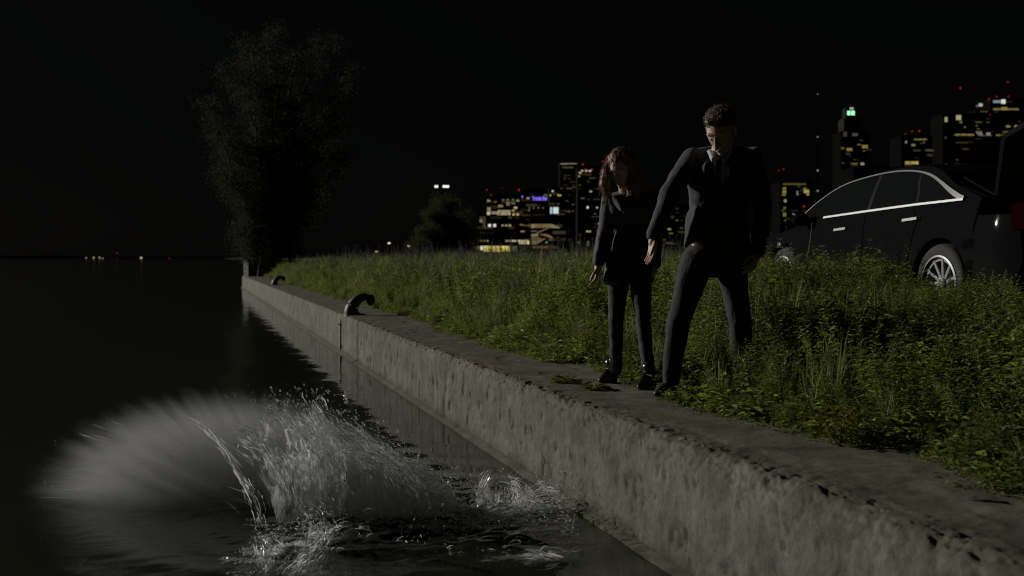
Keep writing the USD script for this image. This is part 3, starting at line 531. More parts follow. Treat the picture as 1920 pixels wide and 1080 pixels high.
# towers behind the woman
building('rim_tower', 'tall dark tower with a pale lit roof rim left of the woman', 1050, 1085, 306, 1500, 40,
         [(1051, 306.3, 1066, 308.2, 'T', .27), (1066.5, 306, 1082, 307.8, 'T', .22), (1054, 312, 1075, 315.5, 'T', .05)] + row(365, 368, 'Y', .5, (1050.2, 1052)) + row(333, 336, 'O', .06, (1057, 1061)) + row(396, 398, 'T', .08, (1063, 1070)) + row(453, 456, 'W', .2, (1051, 1056))
         + row(349.5, 352, 'T', .06, (1074, 1078)) + row(376, 378, 'T', .05, (1060, 1066)), [(1071, 314, .22, 1.2), (1064, 315, .18, 1.0)], 'building_wall', 12)
building('beacon_tower', 'dark tower with clustered yellow lights and red beacons at its top beside the woman', 1083, 1131, 315, 1350, 40,
         row(318.5, 322, 'W', .38, (1090, 1093.5), (1097, 1101.5)) + row(319, 322, 'N', .5, (1104, 1108)) + row(322, 326, 'W', .34, (1085.5, 1090)) + row(329, 332, 'W', .26, (1084, 1087.5)) + row(357.5, 360.5, 'W', .34, (1105, 1110)) + row(387, 391, 'N', .75, (1100, 1103.5)) + row(387.5, 391, 'W', .42, (1118, 1121))
         + row(349.5, 353, 'W', .4, (1127.5, 1131)) + row(370.5, 373, 'T', .09, (1089, 1096)) + row(417.5, 421, 'N', .42, (1122, 1125.5)) + row(432.5, 435.5, 'W', .36, (1099, 1104), (1105, 1108)) + row(452, 461, 'T', .13, (1101, 1104)) + row(399.5, 402, 'T', .1, (1114, 1117)) + row(453, 456, 'T', .12, (1077 + 7, 1088)),
         [(1093, 308, .7, 1.5), (1097, 316.5, .5, 1.2), (1110, 318, .8, 1.7), (1131, 303, .4, 1.5), (1136, 298, .4, 1.5), (1100, 386, .18, 1.0), (1109, 385.5, .2, 1.0)], 'building_wall', 14)
building('background_block', 'dim low block with a yellowish light seen between the man and the woman', 1225, 1290, 385, 1250, 40, row(428, 431.5, 'W', .25, (1252, 1258)) + row(436, 439, 'Y', .08, (1254, 1262)) + row(454, 457, 'T', .06, (1248, 1262)) + row(404, 409, 'Y', .03, (1250, 1264)), (), 'building_wall', 8)
# right of the man
building('portal_block', 'broad block with yellow lit ends left of the car windscreen', 1463, 1523, 343, 1150, 40,
         row(344, 346.5, 'Y', .10, (1468, 1511)) + cells(1467, 1474, 351, 356, 2, 'Y', .20, 21) + row(357, 362, 'Y', .22, (1467, 1474)) + row(363, 367, 'Y', .18, (1466.5, 1473)) + row(374, 379, 'T', .34, (1470, 1474.5)) + row(388, 392, 'Y', .16, (1469, 1473)) + row(399, 406, 'Y', .15, (1468, 1474)) + row(412, 415, 'T', .09, (1471, 1474))
         + row(356, 362, 'Y', .34, (1507, 1517)) + row(352, 355.5, 'Y', .16, (1506, 1512)) + row(363, 366.5, 'T', .26, (1512, 1517)) + row(358, 366, 'N', .18, (1493.5, 1496.5)) + row(400, 402.5, 'N', .16, (1485.5, 1488)),
         [(1507, 387, .5, 2.0), (1516, 387, .22, 1.2), (1460, 320, .3, 1.2), (1469.5, 317, .4, 1.3)], 'building_dark', 0)
sm = thing('slim_mast', 'slim dark mast with three faint white lights between the man and the green topped tower', 'mast', (*P(1532, 0, 1300.)[:2], .8)); zt_ = P(0, 174, 1300.)[2]
part(sm, 'shaft', tube([(0, 0, 0), (0, 0, zt_)], [3.0, .8], 8), 'building_dark')
for y_, s_, r2 in ((177, .18, 1.1), (257, .3, 1.3), (320, .35, 1.6), (358, .22, 1.8)):
    b = trimesh.creation.icosphere(1, r2 * 1300 / FPX); b.apply_translation([0, -2.6, P(0, y_, 1300.)[2] - .8]); part(sm, 'lamp', b, em('N', s_))
gt = building('green_tower', 'tall dark tower topped by a bright green lit lantern', 1577, 1632, 246, 1500, 40,
         row(247.5, 256, 'T', .05, (1581, 1588)) + row(250, 255, 'T', .08, (1598, 1608)) + row(270, 272.5, 'Y', .12, (1607, 1614)) + row(272, 278, 'Y', .18, (1616, 1627)) + row(277.5, 283, 'Y', .18, (1587, 1598)) + row(276, 280, 'Y', .09, (1576.8, 1583)) + row(282, 284, 'Y', .11, (1618, 1622)) + row(287, 290, 'T', .05, (1586, 1594))
         + row(305.5, 309, 'Y', .10, (1596, 1608)) + row(305, 309.5, 'W', .28, (1613.5, 1620)) + row(318, 325, 'T', .04, (1617, 1623)) + row(298, 300, 'T', .04, (1600, 1604)), (), 'building_dark', 8, False)
cx_ = (P(1577, 0, 1500.)[0] + P(1632, 0, 1500.)[0]) / 2
def gz(px, py): q = P(px, py, 1500.); return q[0] - cx_, q[2] - .8
xa, z0_ = gz(1584, 246); xb, z1_ = gz(1618, 222); part(gt, 'crown', box(xa, xb, 4, 30, z0_ + .02, z1_), 'building_pale')
xa2, z2_ = gz(1589, 200); xb2, _ = gz(1609, 200); part(gt, 'lantern', box(xa2, xb2, 8, 24, z1_ + .02, z2_), 'building_pale')
for a, b in ((1592, 1597.5), (1599.5, 1605.5)):
    (p_, q_), (p3, q3) = gz(a, 214.5), gz(b, 206.5); part(gt, 'lantern_window', box(p_, p3, 7.3, 7.8, q_, q3), em('G', 1.6))
(p_, q_), (p3, q3) = gz(1596.5, 204), gz(1603.5, 200); part(gt, 'lantern_window', box(p_, p3, 7.3, 7.8, q_, q3), em('N', .4), label='small white lit window on top of the lantern')
part(gt, 'ledge', box(xa2 - 3, xb2 + 3, 2, 28, z1_ + .03, z1_ + 1.2), 'building_pale')  # pale ledge added below the lantern to catch its green glow
part(gt, 'spire', tube([((xa2 + xb2) / 2, 16, z2_), ((xa2 + xb2) / 2, 16, z2_ + 12)], [1.5, .2], 6), 'mast_grey')
building('twin_beacon_tower', 'dark tower with three red beacons and one bright yellow row at the car roof', 1690, 1748, 256, 1300, 40,
         row(260, 263, 'Y', .16, (1714, 1720), (1721, 1729), (1730, 1737.5)) + row(264, 268.5, 'N', .20, (1697, 1700.5)) + row(270, 274, 'T', .20, (1709, 1716)) + row(280, 283, 'T', .07, (1735, 1746)) + row(265, 269, 'T', .06, (1730, 1734)) + cells(1697, 1722, 302.5, 308, 4, 'Y', .40, 31, .05) + row(289, 293, 'T', .04, (1738, 1748)),
         [(1697.5, 251, .3, 1.2), (1710.5, 246.5, .4, 1.5), (1724, 245.5, .45, 1.7)], 'building_dark', 6)
building('stepped_tower', 'dark tower with two round yellow lights near its roof left of the bright roofed towers', 1768, 1829, 214, 1350, 40,
         row(219.5, 229, 'W', .30, (1771, 1776.5)) + row(216, 225, 'W', .36, (1792.5, 1802)) + row(227, 231, 'T', .14, (1799, 1804)) + row(237, 240, 'N', .10, (1807.5, 1811)) + row(251, 254.5, 'Y', .18, (1790, 1800), (1801, 1812), (1813, 1826)) + row(256, 260, 'N', .06, (1771, 1774)) + row(266, 269, 'T', .03, (1792, 1815)),
         [(1801, 165, .45, 1.7)], 'building_dark', 8)
building('white_lamp_tower', 'dark tower with a small white light at its slanted roof between two other towers', 1829.5, 1857, 205, 1420, 40,
         row(194, 199.5, 'N', .45, (1835, 1842)) + row(197, 200.5, 'C', .12, (1830, 1834.5)) + row(208, 210.5, 'Y', .06, (1838, 1852)) + row(246, 251, 'N', .12, (1830, 1841)) + row(249, 254, 'N', .15, (1834, 1842)) + row(248.5, 254, 'N', .2, (1849, 1857)) + row(234, 237, 'T', .08, (1829.8, 1833)),
         [(1856, 215, .3, 1.5)], 'building_dark', 8, False)
building('bright_roof_tower', 'rightmost dark tower with a bright white rooftop bar and a long yellow band', 1857.5, 1950, 186, 1450, 40,
         row(188, 193, 'C', .26, (1862, 1871), (1871.3, 1877)) + row(186.5, 194.5, 'N', .72, (1877.3, 1885)) + row(203, 206.5, 'Y', .15, (1862, 1876), (1890, 1897), (1898, 1910)) + row(201, 206.5, 'Y', .22, (1877, 1889)) + row(235.5, 239, 'T', .22, (1886, 1894)) + row(235, 239.5, 'T', .24, (1902, 1908)) + row(252, 255, 'Y', .14, (1867, 1876), (1878, 1886), (1887, 1905)) + row(246, 249, 'Y', .09, (1880, 1900)),
         [(1890, 154, .35, 1.6), (1854.5, 186, .35, 1.6), (1869, 181, .3, 1.6), (1891, 181, .3, 1.6)], 'building_dark', 8)
building('long_low_block', 'long low dark building whose pale roof edge shows above the car', 1600, 1875, 313, 900, 40, (), (), 'building_dark', 4, False, 0)

# ------------------------------------------------------------------ the parked saloon, boot open
def ycab(z): t = np.clip((np.asarray(z, float) - 1.0) / .45, 0, 1.2); return .875 * (1 - .27 * t ** 1.15)
def ylow(x, z):
    zz = np.interp(z, [.2, .35, .6, .85, 1.0, 1.1], [.90, .93, .945, .93, .895, .86]); a = np.maximum(np.abs(np.asarray(x) + .05) - 2.28, 0); return zz * (1 - 1.15 * a ** 2)
def extr(poly, y0, y1, ref):                           # side profile in x-z, as a solid across y
    m = m3.Manifold.extrude(m3.CrossSection([np.asarray(poly, float)], m3.FillRule.NonZero), y1 - y0)
    m = m.rotate([90, 0, 0]).translate([0, y1, 0]); return m.refine_to_length(ref)
car = thing('parked_car', 'black saloon car with chrome window trim and open boot parked in the weeds', 'car', CAR_O, CAR_H)
low = [(2.28, .22), (2.40, .40), (2.42, .60), (2.36, .74), (2.2, .80), (1.9, .86), (1.5, .92), (1.15, .985), (.9, 1.0), (.5, 1.005), (-.12, 1.04), (-1.0, 1.062), (-1.73, 1.08), (-1.95, 1.085), (-2.05, 1.06), (-2.1, .98),
       (-2.5, .97), (-2.58, .94), (-2.6, .8), (-2.62, .55), (-2.55, .35), (-2.4, .25), (-1.9, .22), (1.9, .2)]
b = extr(low, -.95, .95, .09)
for ax in (1.45, -1.5):
    for s in (-1, 1): b -= Man.cylinder(.5, .405, .405, 32).rotate([90, 0, 0]).translate([ax, 1.1 if s > 0 else -.6, .345])
bm = tm(b.refine_to_length(.12)); v = bm.vertices.copy(); v[:, 1] *= ylow(v[:, 0], v[:, 2]) / .95
v[:, 2] -= np.where((v[:, 2] > .75) & ((v[:, 0] > 1.0) | (v[:, 0] < -2)), .05 * (v[:, 1] / .9) ** 2, 0); v[:, 0] -= np.sign(v[:, 0]) * np.where(np.abs(v[:, 0]) > 2.0, .16 * (v[:, 1] / .9) ** 2, 0)
bm.vertices = v; part(car, 'body', bm, 'car_paint', 35)
cabp = [(1.22, .97), (1.06, 1.07), (.86, 1.21), (.55, 1.345), (.2, 1.41), (-.2, 1.452), (-.6, 1.46), (-.95, 1.43), (-1.2, 1.36), (-1.5, 1.22), (-1.95, 1.08), (-1.95, .95), (1.22, .9)]
cm = tm(extr(cabp, -1, 1, .07)); v = cm.vertices.copy(); sg = v[:, 1].copy(); v[:, 1] = sg * (ycab(v[:, 2]) - .012); v[:, 2] += .035 * (1 - sg ** 2) * (v[:, 2] > 1.3); cm.vertices = v
part(car, 'roof', cm, 'car_paint', 35)
UPP = [(1.083, 1.059), (.855, 1.202), (.532, 1.334), (.166, 1.393), (-.206, 1.418), (-.586, 1.412), (-.929, 1.368), (-1.113, 1.319), (-1.387, 1.207), (-1.732, 1.078)]
LOWP = [(-1.74, 1.075), (-1.597, 1.073), (-1.092, 1.062), (-.273, 1.036), (.569, 1.004), (.95, .995), (1.09, 1.04)]
up_c = spline(np.array(UPP), 40); dlo = np.vstack([up_c, np.array(LOWP)])
def panel(poly, surf, off, th, side):
    pg = Polygon(poly).buffer(0)
    m = tm(m3.Manifold.extrude(m3.CrossSection([np.asarray(pg.exterior.coords)[:-1][::1]], m3.FillRule.EvenOdd), 1).refine_to_length(.07))
    v = m.vertices; y = surf(v[:, 0], v[:, 1]) + off + th * v[:, 2]
    return trimesh.Trimesh(np.stack([v[:, 0], side * y, v[:, 1]], 1), m.faces[:, ::-1] if side > 0 else m.faces, process=False)
cabs = lambda x, z: ycab(z)
D_ = Polygon(dlo).buffer(-.012)
from shapely.geometry import box as sbox
from shapely.ops import split as ssplit
cutB = LineString([(-.115, 1.6), (-.275, .9)]); cutC = LineString([(-.86, 1.6), (-.91, 1.3), (-1.02, 1.15), (-1.09, .9)])
front_rear = D_.buffer(0).difference(cutB.buffer(.028)).difference(cutC.buffer(.016))
win = sorted([g for g in front_rear.geoms if g.area > .01], key=lambda g: -g.centroid.x)
for s in (1, -1):
    for w_ in win: part(car, 'window', panel(list(w_.exterior.coords)[:-1], cabs, -.004, .008, s), 'car_glass', 35)
    pillar = D_.intersection(cutB.buffer(.026)); part(car, 'pillar_trim', panel(list(pillar.exterior.coords)[:-1], cabs, -.006, .012, s), 'car_black', 35)
    sl = D_.intersection(cutC.buffer(.014)); part(car, 'window_divider', panel(list(sl.exterior.coords)[:-1], cabs, -.006, .014, s), 'car_black', 35)
    uw = np.interp(np.arange(40), [0, 20, 27, 32, 37, 39], [.008, .009, .010, .016, .028, .024])
    outer = Polygon(np.vstack([up_c + np.stack([np.zeros(40), uw], 1), (up_c - np.stack([np.zeros(40), uw * .6], 1))[::-1]])).buffer(0)
    outer = outer if outer.geom_type == 'Polygon' else max(outer.geoms, key=lambda g: g.area)
    part(car, 'chrome_arch', panel(list(outer.exterior.coords)[:-1], cabs, .0, .016, s), 'chrome', 50)
    bl = LineString([(-1.77, 1.074), (-1.092, 1.062), (-.273, 1.036), (.575, 1.004)]).buffer(.0105, cap_style=2)
    part(car, 'chrome_waistline', panel(list(bl.exterior.coords)[:-1], lambda x, z: np.maximum(ycab(z), ylow(x, z)), .0, .018, s), 'chrome', 50)
    # doors stand a hair proud of the body with open shut lines between them
    fd = [(.98, .30), (1.02, .62), (.94, .955), (.60, .975), (-.25, 1.005), (-.262, .62), (-.20, .30)]
    rd = [(-.215, .30), (-.277, .62), (-.265, 1.007), (-1.05, 1.035), (-1.16, .92), (-1.10, .74), (-1.03, .50), (-.98, .30)]
    for dr, hx in ((fd, .158), (rd, -1.065)):
        dp = part(car, 'door', panel(list(Polygon(dr).buffer(-.004).exterior.coords)[:-1], ylow, .0, .006, s), 'car_paint', 30)
        hz_ = .868 if hx > 0 else .926; hb = Man.hull_points(np.array([(hx + a, s * (float(ylow(hx, hz_)) + o), hz_ + c_ + .05 * (-a)) for a in (-.115, .115) for o, c_ in ((.004, -.018), (.004, .018), (.034, -.012), (.034, .012))]))
        part(dp, 'handle', hb, 'chrome', 40)
    part(car, 'sill_trim', panel([(1.0, .375), (-1.0, .395), (-1.0, .42), (1.0, .40)], ylow, .0, .012, s), 'chrome', 40)
    mr = trimesh.creation.icosphere(2, 1); mr.apply_scale([.085, .11, .07]); mr.apply_translation([.90, s * 1.0, .985]); mm = part(car, 'wing_mirror', mr, 'car_paint', True)
    mc = trimesh.creation.icosphere(2, 1); mc.apply_scale([.05, .085, .022]); mc.apply_translation([.89, s * 1.005, 1.043]); part(mm, 'mirror_cap', mc, 'chrome_bright', True)
    part(mm, 'mirror_arm', tube([(.93, s * .84, .965), (.90, s * .95, .975)], .025, 6), 'car_black')
    sm_ = trimesh.creation.icosphere(3, .036); sm_.apply_scale([1.6, .6, 1]); sm_.apply_translation([1.53, s * .940, .725]); part(car, 'side_lamp', sm_, 'lamp_clear', True)
    hl = trimesh.creation.icosphere(2, 1); hl.apply_scale([.16, .17, .08]); hl.apply_translation([2.2, s * .66, .70]); part(car, 'headlight', hl, 'lamp_clear', True)
    tl = Man.hull_points(np.array([(x, s * y, z) for x, y, z in ((-2.40, .90, 1.0), (-2.40, .90, .80), (-2.60, .70, .99), (-2.64, .70, .80), (-2.60, .45, .97), (-2.64, .45, .82), (-2.36, .80, 1.01), (-2.36, .8, .8))])); part(car, 'tail_light', tl, 'tail_red', 30)
    for ax in (1.45, -1.5):
        pr = np.array([(.235, -.10), (.30, -.115), (.335, -.10), (.352, -.07), (.352, .07), (.335, .10), (.30, .115), (.235, .10), (.235, -.10)]); ty = trimesh.creation.revolve(pr, sections=48)
        ty.apply_transform(trimesh.transformations.rotation_matrix(math.pi / 2, [1, 0, 0])); ty.apply_translation([ax, s * .825, .345]); wh = part(car, 'wheel', ty, 'rubber', 40)
        rp = np.array([(.20, -.09), (.245, -.095), (.252, -.112), (.236, -.118), (.222, -.10), (.20, -.05), (.20, -.09)]); rim = trimesh.creation.revolve(rp, sections=48); sp = []
        for k in range(11):
            g = k * 2 * math.pi / 11; ca, sa = math.cos(g), math.sin(g)
            q = [(.045, -.016, -.075), (.045, .016, -.075), (.225, -.013, -.098), (.225, .013, -.098), (.045, -.018, -.045), (.045, .018, -.045), (.225, -.017, -.07), (.225, .017, -.07)]
            sp.append(tm(Man.hull_points(np.array([(r * ca - t * sa, r * sa + t * ca, d) for r, t, d in q]))))
        hub = trimesh.creation.cylinder(.055, .04, sections=20); hub.apply_translation([0, 0, -.075]); rr = cat(rim, hub, *sp)
        rr.apply_transform(trimesh.transformations.rotation_matrix(math.pi / 2 if s > 0 else -math.pi / 2, [1, 0, 0])); rr.apply_translation([ax, s * .825, .345]); part(wh, 'rim', rr, 'alloy', 30)
        dk = trimesh.creation.cylinder(.20, .02, sections=32); dk.apply_transform(trimesh.transformations.rotation_matrix(math.pi / 2, [1, 0, 0])); dk.apply_translation([ax, s * .80, .345]); part(wh, 'brake_disc', dk, 'car_black')
ws = tm(Man.hull_points(np.array([(1.19, y * .74, 1.02) for y in (-1, 1)] + [(.62, y * .60, 1.34) for y in (-1, 1)] + [(1.20, y * .74, 1.03) for y in (-1, 1)] + [(.63, y * .60, 1.352) for y in (-1, 1)] + [(1.24, 0, 1.02), (.67, 0, 1.36)]))); ws.apply_translation([0.03, 0, .018]); part(car, 'windscreen', ws, 'car_glass', 40)
lid = Man.hull_points(np.array([(-1.98, y, 1.10) for y in (-.74, .74)] + [(-2.02, y, 1.09) for y in (-.74, .74)] + [(-2.10, y, 1.58) for y in (-.76, .76)] + [(-2.15, y, 1.57) for y in (-.76, .76)])) + \
      Man.hull_points(np.array([(-2.10, y, 1.58) for y in (-.76, .76)] + [(-2.15, y, 1.55) for y in (-.76, .76)] + [(-2.42, y, 1.70) for y in (-.72, .72)] + [(-2.44, y, 1.66) for y in (-.72, .72)]))
part(car, 'boot_lid', lid, 'car_paint', 30)
bk = tm(Man.hull_points(np.array([(-1.40, y * .62, 1.285) for y in (-1, 1)] + [(-1.92, y * .70, 1.10) for y in (-1, 1)] + [(-1.41, y * .62, 1.30) for y in (-1, 1)] + [(-1.93, y * .70, 1.115) for y in (-1, 1)]))); part(car, 'rear_window', bk, 'car_glass')

# ------------------------------------------------------------------ people
ICO = np.array(trimesh.creation.icosphere(2, 1.0).vertices)
def ell(c, r, R=None):
    p = ICO * np.asarray(r, float); p = p if R is None else p @ np.asarray(R).T; return p + np.asarray(c, float)
def hull(*e): return Man.hull_points(np.vstack(e))
def chain(pts, rad):                                   # tapering limb through joints
    return [hull(ell(a, np.ones(3) * ra), ell(b_, np.ones(3) * rb)) for a, b_, ra, rb in zip(pts[:-1], pts[1:], rad[:-1], rad[1:])]
def relax(t, it):                                       # Taubin smoothing with even weights, every move kept small
    from scipy.sparse import coo_matrix, diags
    e = t.edges_unique; n = len(t.vertices); A = coo_matrix((np.ones(2 * len(e)), (np.r_[e[:, 0], e[:, 1]], np.r_[e[:, 1], e[:, 0]])), (n, n)).tocsr()
    A = diags(1 / np.maximum(np.asarray(A.sum(1)).ravel(), 1)) @ A; v0 = np.array(t.vertices); v = v0.copy()
    for k in range(it): v = v + (.5 if k % 2 == 0 else -.52) * (A @ v - v)
    d = v - v0; l = np.linalg.norm(d, axis=1, keepdims=True); t.vertices = v0 + d * np.minimum(1, .015 / np.maximum(l, 1e-9))
def melt(ms, ref, it=8, fold=None):
    m = Man.batch_boolean(ms, m3.OpType.Add).refine_to_length(ref); t = tm(m); t.merge_vertices(); relax(t, it)
    if fold:
        amp, sc, seed = fold; n = t.vertex_normals; q = t.vertices * np.asarray(sc)
        t.vertices = t.vertices + n * ((fbm(q, 4, seed) - .5)[:, None] * 2 * amp)
    return t
def frame(fwd, up=(0, 0, 1)):                          # columns: right of the figure, forward, up
    f = np.asarray(fwd, float); f /= np.linalg.norm(f); r = np.cross(f, up); r /= np.linalg.norm(r); return np.stack([r, f, np.cross(r, f)], 1)
def head_parts(c, R, k):                               # k scales a 0.235 m tall head
    e = lambda p, r: ell(np.asarray(c) + R @ (np.asarray(p) * k), np.asarray(r) * k, R)
    ms = [hull(e((0, -.02, .035), (.074, .092, .082)), e((0, .035, .01), (.066, .055, .062))),               # skull and brow
          hull(e((0, .05, -.01), (.058, .04, .05)), e((0, .062, -.095), (.026, .022, .018)), e((.042, .01, -.06), (.014, .02, .02)), e((-.042, .01, -.06), (.014, .02, .02))),   # face and jaw
          hull(e((0, .098, .012), (.008, .01, .012)), e((0, .120, -.033), (.012, .012, .010)), e((.014, .098, -.038), (.008, .01, .007)), e((-.014, .098, -.038), (.008, .01, .007))),  # nose
          hull(e((.028, .073, .03), (.026, .012, .013)), e((0, .078, .028), (.02, .01, .013))), hull(e((-.028, .073, .03), (.026, .012, .013)), e((0, .078, .028), (.02, .01, .013))),
          hull(e((.018, .083, -.062), (.010, .012, .006)), e((-.018, .083, -.062), (.010, .012, .006)), e((0, .093, -.060), (.01, .010, .006))), hull(e((.013, .083, -.073), (.010, .012, .006)), e((-.013, .083, -.073), (.010, .012, .006))),
          hull(e((0, .074, -.098), (.018, .018, .014)), e((0, .07, -.09), (.022, .014, .012)))]
    for s in (-1, 1): ms.append(hull(e((s * .078, -.012, .012), (.008, .018, .022)), e((s * .075, -.005, -.022), (.007, .012, .016))))
    return ms
def eyes(person, c, R, k):
    for s in (-1, 1):
        m = trimesh.creation.icosphere(2, .0115 * k); m.apply_translation(np.asarray(c) + R @ (np.array([s * .030, .0735, .006]) * k)); ey = part(person, 'eye', m, 'eye_white', True)
        i = trimesh.creation.icosphere(1, .006 * k); i.apply_translation(np.asarray(c) + R @ (np.array([s * .030, .0820, .002]) * k)); part(ey, 'iris', i, 'sole', True)
def hand_parts(wr, d, side_dir, k, curl=.35, thumb=1):  # d: along the hand, side_dir: towards the thumb
    d = np.asarray(d, float) / np.linalg.norm(d); s = np.asarray(side_dir, float); s -= d * (s @ d); s /= np.linalg.norm(s); n = np.cross(d, s)
    wr = np.asarray(wr, float); ms = [hull(ell(wr, np.ones(3) * .026 * k), ell(wr + d * .03 * k, (.028 * k,) * 3)),
        hull(ell(wr + d * .025 * k + s * .018 * k, np.ones(3) * .015 * k), ell(wr + d * .025 * k - s * .018 * k, np.ones(3) * .015 * k), ell(wr + d * .09 * k + s * .030 * k, np.ones(3) * .0115 * k), ell(wr + d * .085 * k - s * .030 * k, np.ones(3) * .011 * k))]
    for i, (o, L) in enumerate(((.030, .072), (.010, .082), (-.010, .077), (-.029, .060))):
        p = wr + d * (.088 - .004 * abs(i - 1)) * k + s * o * k; dd = d + s * (o * 3.2); pts = [p]; a = 0
        for f in (.45, .31, .24):
            a += curl * .62; pts.append(pts[-1] + (dd * math.cos(a) + n * math.sin(a)) * L * f * k / np.linalg.norm(dd))
        ms += chain(pts, np.array([.0098, .0088, .0080, .0068]) * k)
    t0 = wr + d * .035 * k + s * .024 * k; t1 = t0 + (d * .62 + s * .55 + n * .35) * .045 * k; t2 = t1 + (d * .85 + s * .15 + n * .35) * .034 * k; t3 = t2 + (d * .95 + n * .3) * .026 * k
    return ms + chain([t0, t1, t2, t3], np.array([.0150, .0115, .0102, .0080]) * k)
def strands(person, name, roots, pathf, n, mt, w, seed):
    r = np.random.default_rng(seed); pts, cnt = [], []
    for i in range(n):
        c = pathf(roots[i], r); pts.append(c); cnt.append(len(c))
    p = np.vstack(pts); cv = UsdGeom.BasisCurves.Define(stage, f'{person.GetPath()}/{name}'); cv.CreateTypeAttr('linear'); cv.CreateCurveVertexCountsAttr(cnt); cv.CreatePointsAttr(Vt.Vec3fArray.FromNumpy(p.astype(np.float32)))
    wd = np.concatenate([np.linspace(w, w * .3, k) for k in cnt]); cv.CreateWidthsAttr(Vt.FloatArray.FromNumpy(wd.astype(np.float32))); cv.SetWidthsInterpolation('vertex')
    UsdShade.MaterialBindingAPI.Apply(cv.GetPrim()).Bind(MAT[mt])

def shoe(person, name, toe, heel, z0, mt, w=.046, heel_h=.02, ankle=None, shaft=None):
    toe, heel = np.array([*toe, z0]), np.array([*heel, z0]); d = (toe - heel); L = np.linalg.norm(d); d /= L; s = np.array([-d[1], d[0], 0])
    ms = [hull(ell(heel + d * .03 + [0, 0, .045 + heel_h], (.036, .036, .042)), ell(heel + d * L * .5 + [0, 0, .038 + heel_h * .5], (w * .92, w * .92, .038))),
          hull(ell(heel + d * L * .5 + [0, 0, .038 + heel_h * .5], (w * .92, w * .92, .038)), ell(toe - d * .085 + [0, 0, .030], (w, w, .028)), ell(toe - d * .022 + [0, 0, .020], (.022, .022, .018)))]
    if shaft is not None: ms += chain([heel + d * .055 + [0, 0, .08 + heel_h], *shaft], [.043] + [.041 + .006 * i for i in range(len(shaft))])
    else: ms += [hull(ell(heel + d * .045 + [0, 0, .05], (.038, .038, .04)), ell(ankle, (.040, .040, .03)))]
    prt = part(person, name, melt(ms, .012, 6), mt, True)
    sl = Man.hull_points(np.vstack([ell(heel + d * L * .5 + [0, 0, .008 + heel_h * .4], (w * .9, w * .9, .006)), ell(toe - d * .08 + [0, 0, .006], (w * 1.02, w * 1.02, .006)), ell(toe - d * .02 + [0, 0, .006], (.022, .022, .006))]))
    part(prt, 'sole', sl, 'sole', 40)
    hp = heel + d * .028; hh = .03 + heel_h
    part(prt, 'heel', Man.hull_points(np.vstack([ell(hp + [0, 0, .004], (.017 if heel_h > .03 else .034,) * 2 + (.004,)), ell(hp + [0, 0, hh], (.032, .032, .008))])), 'sole', 40)

# the woman: dark belted coat, head bowed, boots with heels
wo = thing('person', 'woman with long auburn hair in a belted black coat and heeled boots looking down', 'person')
w_ = lambda px, py, dy=0.: P(px, py, 7.40 + dy)
hipL, hipR, knL, knR, anL, anR = w_(1161, 500), w_(1199, 499, -.04), w_(1155, 600, -.02), w_(1206, 602, -.14), w_(1155, 694, .0), w_(1215, 700, -.22)
shL, shR, nk, hd = w_(1142, 376, -.02), w_(1219, 372, .02), w_(1176, 362, .04), w_(1164, 316, -.06)
elL, wrL, elR, wrR = w_(1133, 440, .02), w_(1121.5, 497, -.06), w_(1230, 440, .06), w_(1226, 500, -.02)
Rh = frame((-.42, -.74, -.62)); kh = 1.0
bodym = head_parts(hd, Rh, kh) + chain([hd + Rh @ np.array([0, -.03, -.05]), nk + [0, 0, -.03]], [.050, .054])
bodym += [hull(ell(shL + [.02, .02, -.03], np.ones(3) * .045), ell(shR + [-.02, .02, -.03], np.ones(3) * .045), ell(w_(1180, 420, .04), (.11, .07, .06))), hull(ell(w_(1180, 420, .04), (.105, .07, .06)), ell(hipL, np.ones(3) * .068), ell(hipR, np.ones(3) * .068))]
bodym += chain([shL, elL, wrL], [.036, .032, .025]) + chain([shR, elR, wrR], [.036, .032, .025])
bodym += chain([hipL, knL, anL], [.055, .034, .028]) + chain([hipR, knR, anR], [.055, .034, .028])
bodym += hand_parts(wrL, w_(1119, 531, -.06) - wrL, (-.3, -.95, -.1), .92, .55) + hand_parts(wrR, w_(1221, 534, -.03) - wrR, (-.4, -.9, 0), .92, .5)
part(wo, 'body', melt(bodym, .010, 4), 'skin', True); eyes(wo, hd, Rh, kh)
coat = [hull(ell(shL + [.015, 0, -.01], (.062, .062, .055)), ell(shR - [.02, 0, .01], (.062, .062, .055)), ell(nk + [0, 0, -.045], (.07, .06, .03)), ell(w_(1177, 395, -.02), (.15, .105, .06))),
        hull(ell(w_(1177, 395, -.01), (.152, .108, .06)), ell(w_(1176, 431, .02), (.138, .098, .03))),
        hull(ell(w_(1176, 436, .02), (.140, .10, .02)), ell(w_(1180, 480, .0), (.165, .12, .03))),
        hull(ell(w_(1180, 480, .0), (.165, .12, .03)), ell(w_(1176, 529, -.03), (.172, .135, .015)), ell(w_(1146, 531, -.06), (.045, .05, .012)), ell(w_(1212, 526, -.03), (.05, .06, .012)))]
coat += chain([shL, elL, wrL + (elL - wrL) * .1], [.060, .052, .043]) + chain([shR, elR, wrR + (elR - wrR) * .1], [.060, .052, .043])
front = Man.hull_points(np.array([w_(1158, 470, -.30), w_(1184, 470, -.30), w_(1150, 545, -.30), w_(1200, 545, -.30), w_(1172, 466, -.06), w_(1160, 545, -.05), w_(1186, 545, -.05), w_(1174, 545, .02)]))
cm_ = Man.batch_boolean(coat, m3.OpType.Add) - front
part(wo, 'coat', melt([cm_], .014, 10, (.016, (10, 10, 5), 31)), 'coat_cloth', True)
